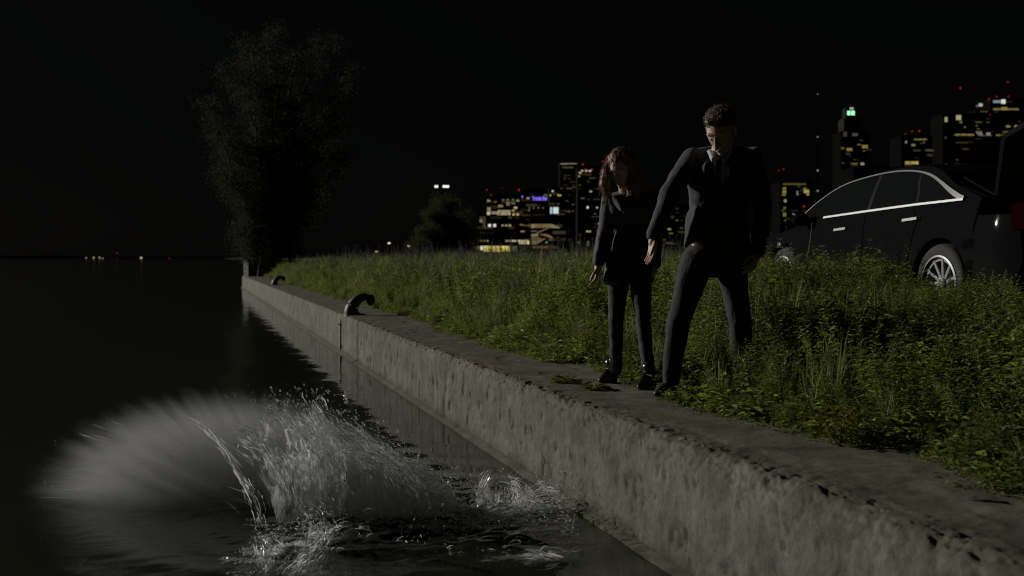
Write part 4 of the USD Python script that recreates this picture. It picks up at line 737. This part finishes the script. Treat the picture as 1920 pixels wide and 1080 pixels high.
part(wo, 'collar', melt([hull(ell(w_(1143, 368, -.02), (.03, .03, .02)), ell(w_(1163, 371, -.12), (.03, .02, .02)), ell(w_(1166, 392, -.14), (.014, .014, .02))), hull(ell(w_(1204, 364, .03), (.03, .04, .02)), ell(w_(1181, 371, -.11), (.03, .02, .02)), ell(w_(1172, 396, -.13), (.014, .014, .02))),
                         hull(ell(w_(1143, 368, .0), (.03, .04, .018)), ell(w_(1176, 362, .11), (.05, .03, .025)), ell(w_(1204, 364, .04), (.03, .04, .018)))], .012, 6), 'coat_cloth', True)
bl_ = part(wo, 'belt', melt([hull(*[ell(w_(1176, 434, .02) + np.array([math.cos(a) * .145, math.sin(a) * .104, 0]), (.006, .006, .017)) for a in np.linspace(0, 6.28, 28)])], .012, 2), 'tie_cloth', True)
part(bl_, 'knot', melt([hull(ell(w_(1157, 433, -.075), (.024, .016, .02)), ell(w_(1164, 435, -.08), (.02, .014, .017)))] + chain([w_(1158, 435, -.085), w_(1152, 452, -.10), w_(1149, 470, -.105)], [.014, .012, .010]), .008, 3), 'coat_cloth', True)
part(wo, 'trousers', melt([hull(ell(w_(1180, 478, .02), (.145, .10, .03)), ell(hipL, np.ones(3) * .08), ell(hipR, np.ones(3) * .08))] + chain([hipL, knL, anL + [0, 0, .03]], [.086, .052, .041]) + chain([hipR, knR, anR + [0, 0, .03]], [.086, .052, .041]), .014, 8, (.007, (11, 11, 20), 35)), 'trouser_black', True)
fl = w_(1122, 717, -.0); fh = w_(1160, 712, .05); shoe(wo, 'boot', (fl[0], fl[1]), (fh[0] - .005, fh[1]), .602, 'boot_leather', .037, .055, None, [anL, w_(1155, 668, .0)])
fl = w_(1197, 729, -.37); fh = w_(1221, 722, -.22); shoe(wo, 'boot', (fl[0], fl[1]), (fh[0] + .01, fh[1] + .02), .602, 'boot_leather', .037, .055, None, [anR, w_(1214, 672, -.2)])
hm = [hull(ell(hd + Rh @ np.array([0, -.035, .045]), (.088, .098, .090), Rh), ell(hd + Rh @ np.array([0, -.05, .0]), (.092, .088, .08), Rh)),
      hull(ell(hd + Rh @ np.array([0, -.07, .0]), (.09, .06, .08), Rh), ell(w_(1186, 352, .03), (.075, .06, .05)), ell(w_(1190, 374, .03), (.06, .05, .03)))]
hm += chain([w_(1148, 298, -.02), w_(1138, 322, -.06), w_(1136, 346, -.10), w_(1141, 366, -.12)], [.036, .036, .040, .026]) + chain([w_(1176, 300, -.08), w_(1186, 330, -.06), w_(1188, 366, -.07)], [.036, .045, .04])
cut = hull(ell(hd + Rh @ np.array([.014, .14, -.020]), (.064, .105, .105), Rh))
hmm = melt([Man.batch_boolean(hm, m3.OpType.Add) - cut], .008, 6, (.010, (46, 46, 7), 41)); part(wo, 'hair', hmm, 'hair_auburn', True)
hr = np.random.default_rng(3); fi = hr.integers(0, len(hmm.vertices), 900)
def wpath(i, r):
    p = hmm.vertices[i] + hmm.vertex_normals[i] * .003; n = hmm.vertex_normals[i]; t = np.array([0, 0, -1.]) - n * (-n[2]); t /= np.linalg.norm(t) + .2; L = r.uniform(.04, .10)
    return np.array([p, p + t * L * .35 + n * .004, p + t * L * .7 + n * .004 + r.normal(size=3) * .003, p + t * L + np.array([0, 0, -.006]) + r.normal(size=3) * .006])
strands(wo, 'hair_strands', fi, wpath, 900, 'hair_auburn', .0024, 9)

# the man: open dark suit, striding, head bowed
mn = thing('person', 'man in an open dark suit with short brown hair striding with bowed head', 'person')
q_ = lambda px, py, dy=0.: P(px, py, 6.74 + dy)
hipL, hipR, knL, knR, anL, anR = q_(1306, 492, .08), q_(1368, 492, .14), q_(1272, 600, .0), q_(1387, 600, .12), q_(1257, 708, .05), q_(1394, 712, .12)
shL, shR, nk, hd = q_(1298, 296, .02), q_(1413, 296, .10), q_(1347, 296, .05), q_(1352, 246, -.10)
elL, wrL, elR, wrR = q_(1253, 370, -.10), q_(1225.5, 445, -.20), q_(1431, 392, .06), q_(1419, 474, -.04)
Rh = frame((-.42, -.68, -.66)); kh = 1.14
bodym = head_parts(hd, Rh, kh) + chain([hd + Rh @ np.array([0, -.035, -.05]), nk + [0, 0, -.05]], [.060, .066])
bodym += [hull(ell(shL + [.03, .03, -.04], np.ones(3) * .05), ell(shR + [-.03, .03, -.04], np.ones(3) * .05), ell(q_(1350, 400, .06), (.12, .08, .06))), hull(ell(q_(1350, 400, .06), (.12, .08, .06)), ell(hipL, np.ones(3) * .075), ell(hipR, np.ones(3) * .075))]
bodym += chain([shL, elL, wrL], [.050, .041, .030]) + chain([shR, elR, wrR], [.050, .041, .030]) + chain([hipL, knL, anL], [.07, .046, .036]) + chain([hipR, knR, anR], [.07, .046, .036])
bodym += hand_parts(wrL, q_(1222, 478, -.22) - wrL, (.35, -.9, 0), 1.05, .28) + hand_parts(wrR, q_(1409, 507, -.10) - wrR, (-.5, -.85, 0), 1.05, .6)
part(mn, 'body', melt(bodym, .010, 4), 'skin', True); eyes(mn, hd, Rh, kh)
jk = [hull(ell(shL + [.02, 0, -.015], (.075, .075, .065)), ell(nk + [-.035, .03, -.03], (.055, .06, .03)), ell(q_(1345, 350, .02), (.19, .125, .10))),
      hull(ell(shR + [-.02, 0, -.015], (.075, .075, .065)), ell(nk + [.035, .04, -.03], (.055, .06, .03)), ell(q_(1352, 350, .04), (.19, .125, .10))),
      hull(ell(shL + [.02, 0, -.015], (.06, .06, .06)), ell(shR + [-.02, 0, -.015], (.06, .06, .06)), ell(q_(1348, 350, .03), (.19, .125, .08))),
      hull(ell(q_(1347, 350, .03), (.195, .13, .08)), ell(q_(1348, 415, .06), (.190, .130, .04))),
      hull(ell(q_(1348, 415, .06), (.190, .130, .04)), ell(q_(1352, 499, .12), (.205, .14, .02)))]
opening = Man.hull_points(np.array([q_(1332, 306, -.4), q_(1370, 306, -.4), q_(1340, 302, -.03), q_(1362, 302, -.03), q_(1345, 398, -.4), q_(1351, 398, -.4), q_(1347, 398, -.08), q_(1349, 398, -.08)]))
jk += [hull(ell(shL + [.015, 0, 0], (.062, .062, .060)), ell(q_(1338, 284, .10), (.055, .045, .045))), hull(ell(shR + [-.015, 0, 0], (.062, .062, .060)), ell(q_(1360, 284, .12), (.055, .045, .045))), hull(ell(q_(1338, 284, .10), (.055, .045, .045)), ell(q_(1360, 284, .12), (.055, .045, .045)), ell(q_(1348, 350, .08), (.15, .09, .08)))]
jm = Man.batch_boolean(jk, m3.OpType.Add) - opening
flap = [hull(ell(q_(1306, 398, -.04), (.022, .03, .04)), ell(q_(1300, 400, .03), (.04, .04, .04)), ell(q_(1285, 461, -.10), (.009, .014, .012)), ell(q_(1303, 446, .0), (.03, .03, .02)))]
slv = chain([shL, elL, wrL + (elL - wrL) * .05], [.070, .062, .047]) + chain([shR, elR, wrR + (elR - wrR) * .05], [.070, .062, .047])
part(mn, 'jacket', melt([jm, *flap, *slv], .014, 9, (.019, (8, 8, 5.5), 61)), 'suit_cloth', True)
for s, pts in ((-1, [(1330, 293, -.05), (1322, 315, -.13), (1320, 352, -.155), (1312, 318, -.09)]), (1, [(1368, 293, -.02), (1380, 315, -.10), (1374, 356, -.13), (1390, 318, -.06)])):
    part(mn, 'lapel', melt([hull(*[ell(q_(*p), (.012, .012, .016)) for p in pts])], .01, 3), 'suit_cloth', True)
part(mn, 'shirt', melt([hull(ell(q_(1348, 330, .0), (.12, .095, .06)), ell(q_(1350, 436, .08), (.10, .08, .05))), hull(ell(q_(1348, 318, .0), (.10, .09, .05)), ell(nk + [0, 0, -.02], (.066, .066, .02)))], .016, 6, (.006, (14, 14, 9), 71)), 'shirt_cloth', True)
part(mn, 'shirt_collar', melt([hull(ell(q_(1331, 286, -.03), (.022, .03, .018)), ell(q_(1337, 299, -.12), (.014, .012, .018))), hull(ell(q_(1366, 287, .0), (.022, .03, .018)), ell(q_(1356, 301, -.10), (.014, .012, .018))), hull(ell(q_(1331, 286, .02), (.02, .03, .02)), ell(q_(1350, 283, .11), (.04, .02, .022)), ell(q_(1366, 287, .04), (.02, .03, .02)))], .009, 4), 'shirt_cloth', True)
part(mn, 'tie', melt([hull(ell(q_(1348, 303, -.12), (.018, .012, .016)), ell(q_(1347, 312, -.13), (.014, .010, .012))), hull(ell(q_(1347, 314, -.13), (.014, .008, .012)), ell(q_(1347, 385, -.075), (.028, .008, .02)))], .009, 3), 'tie_cloth', True)
part(mn, 'trousers', melt([hull(ell(q_(1348, 448, .085), (.170, .122, .04)), ell(hipL, np.ones(3) * .098), ell(hipR, np.ones(3) * .098))] + chain([hipL, knL, anL + [0, -.01, -.02]], [.106, .074, .056]) + chain([hipR, knR, anR + [0, 0, -.03]], [.106, .074, .054]), .015, 8, (.014, (9, 9, 6), 81)), 'suit_trousers', True)
fl = q_(1227, 741, -.03); fh = q_(1262, 736, .07); shoe(mn, 'shoe', (fl[0], fl[1] - .02), (fh[0], fh[1] + .02), .600, 'shoe_leather', .050, .012, anL + [0, 0, -.04])
fl = q_(1402, 738, -.08); fh = q_(1391, 728, .18); shoe(mn, 'shoe', (fl[0], fl[1]), (fh[0], fh[1] + .02), .605, 'shoe_leather', .050, .012, anR + [0, 0, -.04])
hm = [hull(ell(hd + Rh @ (np.array([0, -.03, .05]) * kh), np.array((.080, .096, .080)) * kh, Rh), ell(hd + Rh @ (np.array([0, -.055, .0]) * kh), np.array((.079, .074, .075)) * kh, Rh)), hull(ell(hd + Rh @ (np.array([0, .045, .098]) * kh), np.array((.055, .035, .022)) * kh, Rh), ell(hd + Rh @ (np.array([0, -.01, .10]) * kh), np.array((.062, .06, .03)) * kh, Rh))]
cut = hull(ell(hd + Rh @ (np.array([0, .14, -.02]) * kh), np.array((.09, .10, .085)) * kh, Rh)); cut2 = hull(ell(hd + Rh @ (np.array([0, .03, -.12]) * kh), np.array((.12, .14, .085)) * kh, Rh))
hmm2 = melt([Man.batch_boolean(hm, m3.OpType.Add) - cut - cut2], .008, 4, (.006, (60, 60, 30), 91)); part(mn, 'hair', hmm2, 'hair_brown', True)
fi = hr.integers(0, len(hmm2.vertices), 1100); bk_ = Rh @ np.array([0, -1., .25])
def mpath(i, r):
    p = hmm2.vertices[i]; n = hmm2.vertex_normals[i]; t = bk_ - n * (bk_ @ n); t /= np.linalg.norm(t) + .2; L = r.uniform(.015, .035)
    return np.array([p, p + (n * .5 + t * .6) * L * .5, p + (n * .55 + t) * L * .8 + r.normal(size=3) * .002])
strands(mn, 'hair_strands', fi, mpath, 1100, 'hair_brown', .0022, 10)

# ------------------------------------------------------------------ the splash
M('spray_water', {'g': ('geometry', {}), 'mp': ('mapping', {'scale': (34, 34, 5), 'rotation': (0, -.35, 0)}), 'n': ('noise_texture', {'scale': 1, 'detail': 6, 'roughness': .7}), 'r': ('rgb_ramp', {'ramp': [(.36, (1, 1, 1)), (.45, (.72, .72, .72)), (.53, (.30, .30, .30)), (.62, (.0, .0, .0))]}),
                  't': ('transparent_bsdf', {}), 'p': ('principled_bsdf', {'base_color': (.86, .87, .86), 'roughness': .25, 'specular_ior_level': .6}), 'l': ('translucent_bsdf', {'color': (.95, .96, .95)}), 'a': ('mix_closure', {'fac': .66}), 'x': ('mix_closure', {})},
  [('g.position', 'mp.vector'), ('mp.vector', 'n.vector'), ('n.fac', 'r.fac'), ('r.color', 'x.fac'), ('p.BSDF', 'a.closure1'), ('l.BSDF', 'a.closure2'), ('a.closure', 'x.closure1'), ('t.BSDF', 'x.closure2')], surface='x.closure')
M('droplet', {'p': ('principled_bsdf', {'base_color': (.75, .76, .75), 'roughness': .2, 'specular_ior_level': .6}), 'l': ('translucent_bsdf', {'color': (.8, .8, .8)}), 'a': ('mix_closure', {'fac': .55})}, [('p.BSDF', 'a.closure1'), ('l.BSDF', 'a.closure2')], surface='a.closure')
M('foam', {'g': ('geometry', {}), 'n': ('noise_texture', {'scale': 42, 'detail': 6, 'roughness': .7}), 'r': ('rgb_ramp', {'ramp': [(.34, (.10, .105, .10)), (.50, (.42, .43, .42)), (.64, (.80, .80, .78))]}), 'b': ('bump', {'strength': .6, 'distance': .02}),
           'p': ('principled_bsdf', {'roughness': .25})}, [('g.position', 'n.vector'), ('n.fac', 'r.fac'), ('r.color', 'p.base_color'), ('n.fac', 'b.height'), ('b.normal', 'p.normal')])
spl = thing('water_splash', 'white splash of water thrown up beside the quay wall below the two people', 'splash', (0, 0, 0))
OC = np.array([-1.36, 6.30, -.12])                     # the fan of spray bursts from here
MC, MR = np.array([-1.80, 6.64, .0]), np.array([1.20, .52, .66])
MC2, MR2 = np.array([-1.02, 6.30, .0]), np.array([.66, .28, .40])
def lump():
    q = np.vstack([ell(MC, MR * 1.05), ell(MC2, MR2 * 1.05)]); return Man.hull_points(q)
def vm(k, **i): return ('vector_math', {'math_type': k, **i})
M('spray_mist', {
    'g': ('geometry', {}), 'o': vm('subtract', vector2=tuple(OC)), 'nz': vm('normalize'), 'sc': vm('scale', scale=17.0), 'sr': vm('scale', scale=1.5), 'ad': vm('add'),
    'n': ('noise_texture', {'scale': 1.0, 'detail': 4, 'roughness': .6}), 'r': ('map_range', {'from_min': .36, 'from_max': .70, 'to_min': .34, 'to_max': 1.0, 'clamp': True}),
    'n2': ('noise_texture', {'scale': 3.4, 'detail': 5, 'roughness': .65}), 'r2': ('map_range', {'from_min': .40, 'from_max': .62, 'to_min': .0, 'to_max': 1.0, 'clamp': True}),
    'c': vm('subtract', vector2=tuple(MC)), 'cd': vm('divide', vector2=tuple(MR)), 'cl': vm('length'), 'c2': vm('subtract', vector2=tuple(MC2)), 'cd2': vm('divide', vector2=tuple(MR2)), 'cl2': vm('length'),
    'jn': ('noise_texture', {'scale': 1.0, 'detail': 3}), 'jit': ('math', {'math_type': 'multiply_add', 'value2': -.45, 'value3': .22}), 's1': ('math', {'math_type': 'add'}), 's2': ('math', {'math_type': 'add'}),
    'e1': ('map_range', {'range_type': 'smoothstep', 'from_min': 1.0, 'from_max': .45, 'to_min': 0.0, 'to_max': 1.0}), 'e2': ('map_range', {'range_type': 'smoothstep', 'from_min': 1.0, 'from_max': .35, 'to_min': 0.0, 'to_max': 1.0}),
    'm1': ('math', {'math_type': 'multiply'}), 'm2': ('math', {'math_type': 'multiply'}), 'mk': ('math', {'math_type': 'multiply', 'value2': .36}), 'su': ('math', {'math_type': 'add'}), 'd': ('math', {'math_type': 'multiply', 'value2': 6.4}),
    'v': ('principled_volume', {'color': (.975, .98, .985), 'anisotropy': 0.05})},
  [('g.position', 'o.vector1'), ('o.vector', 'nz.vector1'), ('nz.vector', 'sc.vector1'), ('o.vector', 'sr.vector1'), ('sc.vector', 'ad.vector1'), ('sr.vector', 'ad.vector2'), ('ad.vector', 'n.vector'), ('n.fac', 'r.value'),
   ('g.position', 'n2.vector'), ('n2.fac', 'r2.value'), ('g.position', 'c.vector1'), ('c.vector', 'cd.vector1'), ('cd.vector', 'cl.vector1'), ('g.position', 'c2.vector1'), ('c2.vector', 'cd2.vector1'), ('cd2.vector', 'cl2.vector1'),
   ('sc.vector', 'jn.vector'), ('jn.fac', 'jit.value1'), ('cl.value', 's1.value1'), ('jit.value', 's1.value2'), ('s1.value', 'e1.value'), ('cl2.value', 's2.value1'), ('jit.value', 's2.value2'), ('s2.value', 'e2.value'),
   ('r.result', 'm1.value1'), ('e1.result', 'm1.value2'), ('r2.result', 'm2.value1'), ('e2.result', 'm2.value2'), ('m2.value', 'mk.value1'), ('m1.value', 'su.value1'), ('mk.value', 'su.value2'), ('su.value', 'd.value1'), ('d.value', 'v.density')], surface=None, volume='v.volume')
part(spl, 'spray_mist', lump(), 'spray_mist', True, kind='stuff')
rs = np.random.default_rng(17)
# curling sheets and fingers of water, from the photograph's feet and tips
def sheet(feet, tips, lean, nu, nt, seed, ragged=.45, amp=.05):
    fe, ti = spline(np.array(feet), nu), spline(np.array(tips), nu); t = np.linspace(0, 1, nt)
    rr = 1 - ragged * fbm(np.stack([np.arange(nu) * .33, 0 * np.arange(nu), 0 * np.arange(nu)], 1), 4, seed)
    T = rr[:, None] * t[None]; base = fe[:, None] + (ti - fe)[:, None] * T[..., None]; base[..., 2] += .22 * np.linalg.norm(ti - fe, axis=1)[:, None] * (T - T ** 2) * 1.6
    base += np.asarray(lean) * (T ** 2)[..., None]
    q = base.reshape(-1, 3); d = np.stack([fbm(q * [5, 5, 2.2], 4, seed + k) - .5 for k in range(3)], 1).reshape(*base.shape)
    return base + d * amp * (.3 + T)[..., None] * 2
def sheet_mesh(P3, seed, hole=.60):
    m = grid_mesh(P3); c = m.triangles_center; n, k = P3.shape[:2]; tt = (np.arange(len(m.faces)) % ((n - 1) * (k - 1))) % (k - 1) / (k - 1)
    keepf = fbm(c * [9, 9, 3.2], 4, seed) < hole + .22 * (1 - tt) - .10 * tt; t_ = trimesh.Trimesh(m.vertices, m.faces[keepf], process=False); t_.remove_unreferenced_vertices(); return t_
SH = []
def wz(px, py, Yd): return P(px, py, Yd)
rs2 = np.random.default_rng(23)
TOPX, TOPY = [470, 520, 560, 600, 640, 690, 740, 800, 840], [812, 775, 760, 768, 800, 836, 868, 892, 930]
for k in range(7):                                     # layered torn sheets of the crown, leaning to the left
    x0, x1 = ((490, 800), (540, 830), (500, 640), (600, 760), (660, 830), (520, 700), (480, 600))[k]; fs, ts = [], []
    for f in np.linspace(0, 1, 6):
        fx_ = x0 + (x1 - x0) * f; Yd = 5.93 + .05 * k + rs2.normal() * .03; fs.append(wz(fx_ + 30 + rs2.normal() * 8, 484 + 2000 * 1.47 / Yd, Yd)); tx_ = fx_ - 28 + rs2.normal() * 12
        ts.append(wz(tx_, np.interp(tx_, TOPX, TOPY) - 22 + rs2.uniform(0, 34) + 4 * k * (k > 1), Yd + .12))
    SH.append(sheet_mesh(sheet(fs, ts, (-.07 + rs2.normal() * .05, .03, -.02), 150, 64, 3 + 10 * k, .52, .075), 5 + 10 * k, .50))
for px, py, wd, hp in ((912, 952, 20, 62), (880, 958, 16, 30), (850, 965, 22, 28), (955, 948, 24, 26), (1000, 942, 26, 22), (745, 985, 34, 36), (800, 975, 30, 44), (690, 1000, 26, 28), (505, 1040, 26, 50), (560, 1030, 30, 44), (600, 1010, 24, 30)):
    Yd = 1.47 * 2000 / (py - 484); a_ = [wz(px + d_, py, Yd) for d_ in (-wd, -wd * .3, wd * .4, wd)]; b__ = [wz(px + d_ * 1.1 + rs2.normal() * 5, py - hp * rs2.uniform(.35, 1.), Yd) for d_ in (-wd, -wd * .3, wd * .4, wd)]
    SH.append(sheet_mesh(sheet(a_, b__, (.0, .03, 0), 46, 26, int(px), .6, .03), int(px) + 1, .46))
part(spl, 'water_sheet', cat(*SH), 'spray_water', True, kind='stuff')
FV, FF = [], []
def ribbon(c, w):                                      # a thread of water: a narrow twisted strip
    t = np.gradient(c, axis=0); t /= np.linalg.norm(t, axis=1, keepdims=True) + 1e-9; sd = np.cross(t, rs.normal(size=3)); sd /= np.linalg.norm(sd, axis=1, keepdims=True) + 1e-9
    k = len(c); ww = (w * np.sin(np.linspace(.25, 2.95, k)))[:, None]; o_ = sum(len(x) for x in FV); FV.append(np.vstack([c - sd * ww, c + sd * ww]))
    i = np.arange(k - 1); FF.append(np.vstack([np.c_[i, i + 1, i + k], np.c_[i + 1, i + k + 1, i + k]]) + o_)
G2 = np.array([0, 0, -.5 * 9.8]); O2 = np.array([-.78, 6.12, -.10])
for i in range(5200):
    if rs.uniform() < .09:
        org, ctr, rad, T = OC, MC, MR, .20; ph = rs.uniform(.05, 2.3); q_r = rs.uniform(.3, .82) ** .8
        c = ctr + rad * np.array([-math.cos(ph), rs.normal() * .35, math.sin(ph)]) * q_r; v0 = (c - org) / T - G2 * T + rs.normal(size=3) * .2; L = rs.uniform(.006, .022)
    else:                                              # the torn crown: threads lean to the left and fall over to the right
        org, T = O2, .24; ph = rs.uniform(.05, 3.0); q_r = rs.uniform(.25, 1.0) ** .6; c = MC2 + MR2 * [1.0, 1, 1.08] * np.array([-math.cos(ph), rs.normal() * .35, math.sin(ph)]) * q_r * (1 - .2 * rs.uniform())
        lean = np.array([-.9 + .9 * (c[0] - MC2[0]), .15, 1.5 - 2.2 * max(c[0] - MC2[0] - .2, 0)]) * 2.0; v0 = lean - 2 * G2 * T * .2 + rs.normal(size=3) * .5; L = rs.uniform(.008, .045); org = c - v0 * T - G2 * T ** 2
    tt = T + np.linspace(-L, L * .4, 6)[:, None]; cc = org + v0 * tt + G2 * tt ** 2
    cc += np.cumsum(rs.normal(size=(6, 3)) * .0022, 0)
    if cc[:, 2].min() < -.02: continue
    ribbon(cc, rs.choice([.0005, .0009, .0016, .0032], p=[.42, .34, .19, .05]))
for i in range(500):                                   # short spurts over the churned water
    c = np.array([rs.uniform(-1.1, .3), rs.uniform(5.3, 6.5), 0]); L = rs.uniform(.03, .11); d = np.array([(c[0] + .6) * .8 + rs.normal() * .3, rs.normal() * .2, rs.uniform(.15, .8)])
    t = np.linspace(0, 1, 6)[:, None]; ribbon(c + d * L * t - [0, 0, .5 * L] * t ** 2, rs.uniform(.001, .004))
CURLS = [([(362, 786), (398, 815), (440, 872), (474, 930), (489, 985)], 5.72, 5.88, 150, .011), ([(690, 975), (704, 905), (686, 855), (645, 818), (588, 788)], 6.0, 6.1, 520, .020), ([(556, 975), (577, 885), (563, 825), (530, 782), (508, 768)], 6.0, 6.2, 420, .022),
         ([(640, 960), (648, 890), (625, 830), (585, 758)], 6.02, 6.2, 420, .022), ([(790, 955), (778, 893), (738, 858), (690, 828), (640, 800)], 6.05, 6.2, 420, .022), ([(520, 990), (528, 905), (503, 842), (462, 806)], 5.98, 6.2, 420, .022),
         ([(845, 965), (838, 928), (812, 897), (772, 878)], 6.08, 6.2, 300, .018), ([(600, 970), (618, 905), (602, 845), (560, 800)], 5.96, 6.1, 380, .03), ([(735, 975), (742, 915), (716, 875), (668, 852)], 5.98, 6.1, 380, .026),
         ([(500, 1078), (502, 1045), (488, 1012)], 4.97, 5.4, 300, .03), ([(545, 1078), (585, 1035), (602, 1000), (588, 976)], 4.97, 5.7, 620, .045), ([(590, 1015), (640, 995), (705, 985)], 5.6, 5.9, 260, .03), ([(742, 930), (772, 912), (800, 925), (806, 955)], 6.15, 6.2, 260, .03),
         ([(800, 915), (832, 930), (852, 958)], 6.2, 6.2, 240, .028), ([(850, 1000), (905, 980), (965, 955), (1025, 948)], 5.75, 6.25, 340, .022), ([(950, 905), (975, 925), (960, 945)], 6.3, 6.3, 140, .03), ([(730, 985), (770, 965), (830, 972)], 5.95, 6.0, 300, .035), ([(990, 1040), (1020, 1046), (1045, 1052)], 5.2, 5.2, 90, .02),
         ([(915, 952), (918, 930), (908, 908), (914, 896)], 6.2, 6.2, 160, .012), ([(1000, 948), (985, 930), (1012, 920), (1032, 922)], 6.25, 6.3, 160, .02), ([(740, 1012), (800, 998), (870, 985), (950, 962), (1015, 940)], 5.6, 6.25, 420, .018)]
for pts, y0_, y1_, n_, jt in CURLS:
    cv_ = spline(np.array([wz(a, b_, y0_ + (y1_ - y0_) * k / (len(pts) - 1)) for k, (a, b_) in enumerate(pts)]), 60); tg = np.gradient(cv_, axis=0)
    for k in range(n_):
        m_ = int(59 * rs.uniform() ** .85); d_ = tg[m_] / np.linalg.norm(tg[m_]); L = rs.uniform(.012, .06); c0 = cv_[m_] + rs.normal(size=3) * jt * (.5 + .9 * m_ / 59) * [1, 1.6, 1]
        tt = np.linspace(-1, 1, 6)[:, None]; cc = c0 + d_ * L * tt + np.array([rs.normal() * .01, 0, -.25 * L]) * tt ** 2 + np.cumsum(rs.normal(size=(6, 3)) * .0016, 0)
        if cc[:, 2].min() > -.03: ribbon(cc, rs.choice([.0007, .0013, .0024, .0045], p=[.4, .34, .2, .06]))
part(spl, 'water_thread', trimesh.Trimesh(np.vstack(FV), np.vstack(FF), process=False), 'droplet', False, kind='stuff')
octa = trimesh.creation.octahedron() if hasattr(trimesh.creation, 'octahedron') else trimesh.creation.icosphere(0, 1.0)
ov, of = np.array(octa.vertices), np.array(octa.faces); DV, DF = [], []
def drop(p, d, r, st):
    d = d / np.linalg.norm(d); R = frame(d, (0.1, .2, .97) if abs(d[2]) < .95 else (1, 0, 0)); DV.append((ov * [r, r * st, r]) @ R.T + p); DF.append(of + len(ov) * (len(DV) - 1))
for i in range(5200):
    m = rs.uniform()
    if m < .24:                                        # the fan to the left
        ang = rs.uniform(.02, 2.5); rr = (.25 + .75 * rs.uniform() ** .55) * (.86 + .10 * rs.normal()); e = np.array([-math.cos(ang * .72) * MR[0] * 1.15, .3 * rs.normal() * .5, math.sin(ang * .72) * MR[2] * 1.04])
        c = np.array([-1.55, 6.6, .0]) + e * rr + rs.normal(size=3) * .03; d = c - OC
        if c[2] < .005: continue
        drop(c, d + [0, 0, -.25 * rr], .0009 + .0020 * rs.uniform() ** 4, rs.uniform(1, 3))
    elif m < .66:                                      # over the crown
        c = wz(rs.uniform(500, 860), rs.uniform(760, 960), rs.uniform(5.9, 6.6)); top = np.interp(c[0], [-1.4, -1.1, -.8, -.4], [.70, .68, .5, .22]); c[2] = top * rs.uniform() ** .8
        drop(c, np.array([-.5, .1, 1.]) + rs.normal(size=3) * .25, .0015 + .004 * rs.uniform() ** 4, rs.uniform(1, 4))
    else:
        c = np.array([rs.uniform(-.6, .35), rs.uniform(5.6, 6.5), .22 * rs.uniform() ** 2]); drop(c, rs.normal(size=3) + [.5, 0, .5], .002 + .004 * rs.uniform() ** 3, rs.uniform(1, 2.5))
part(spl, 'droplet', trimesh.Trimesh(np.vstack(DV), np.vstack(DF), process=False), 'droplet', False, kind='stuff')
# foam riding on the chopped water
fq = np.stack([rs.uniform(-2.2, .75, 260000), rs.uniform(4.55, 7.0, 260000), np.zeros(260000)], 1)
rdg = lambda p, o_, sd: 1 - np.abs(2 * fbm(p, o_, sd) - 1)
pat = rdg(fq * [3.0, 7.5, 1], 5, 61) ** 3 * .6 + .4 * rdg(fq * [8, 20, 1], 4, 63) ** 3
def blob(cx, cy, sx, sy): return np.exp(-((fq[:, 0] - cx) / sx) ** 2 - ((fq[:, 1] - cy) / sy) ** 2)
msk = np.clip(.9 * blob(-.62, 6.05, .62, .34) + .8 * blob(.02, 6.2, .34, .24) + .9 * blob(-1.24, 5.3, .20, .40) + .6 * blob(-.30, 5.82, .5, .10) + .3 * blob(.12, 5.2, .2, .10) + .5 * blob(-1.3, 5.95, .25, .2), 0, 1)
ok = (pat * msk > .30 + .16 * rs.uniform(size=len(fq))) ; fq = fq[ok][:26000]; zf_ = chop(fq.copy()); FVv, FFf = [], []
sz = .0022 + .0075 * rs.uniform(size=len(fq)) ** 4; an = rs.uniform(0, 6.28, len(fq)); el_ = rs.uniform(.6, 1.8, len(fq))
loc = ov[None] * np.stack([sz * el_, sz, sz * .7], 1)[:, None]; ca, sa = np.cos(an)[:, None], np.sin(an)[:, None]
loc = np.stack([loc[..., 0] * ca - loc[..., 1] * sa, loc[..., 0] * sa + loc[..., 1] * ca, loc[..., 2]], -1) + np.stack([fq[:, 0], fq[:, 1], zf_ + .001], 1)[:, None]
fc = (of[None] + (np.arange(len(fq)) * len(ov))[:, None, None]).reshape(-1, 3)
part(spl, 'foam', trimesh.Trimesh(loc.reshape(-1, 3), fc, process=False), 'droplet', False, kind='stuff')
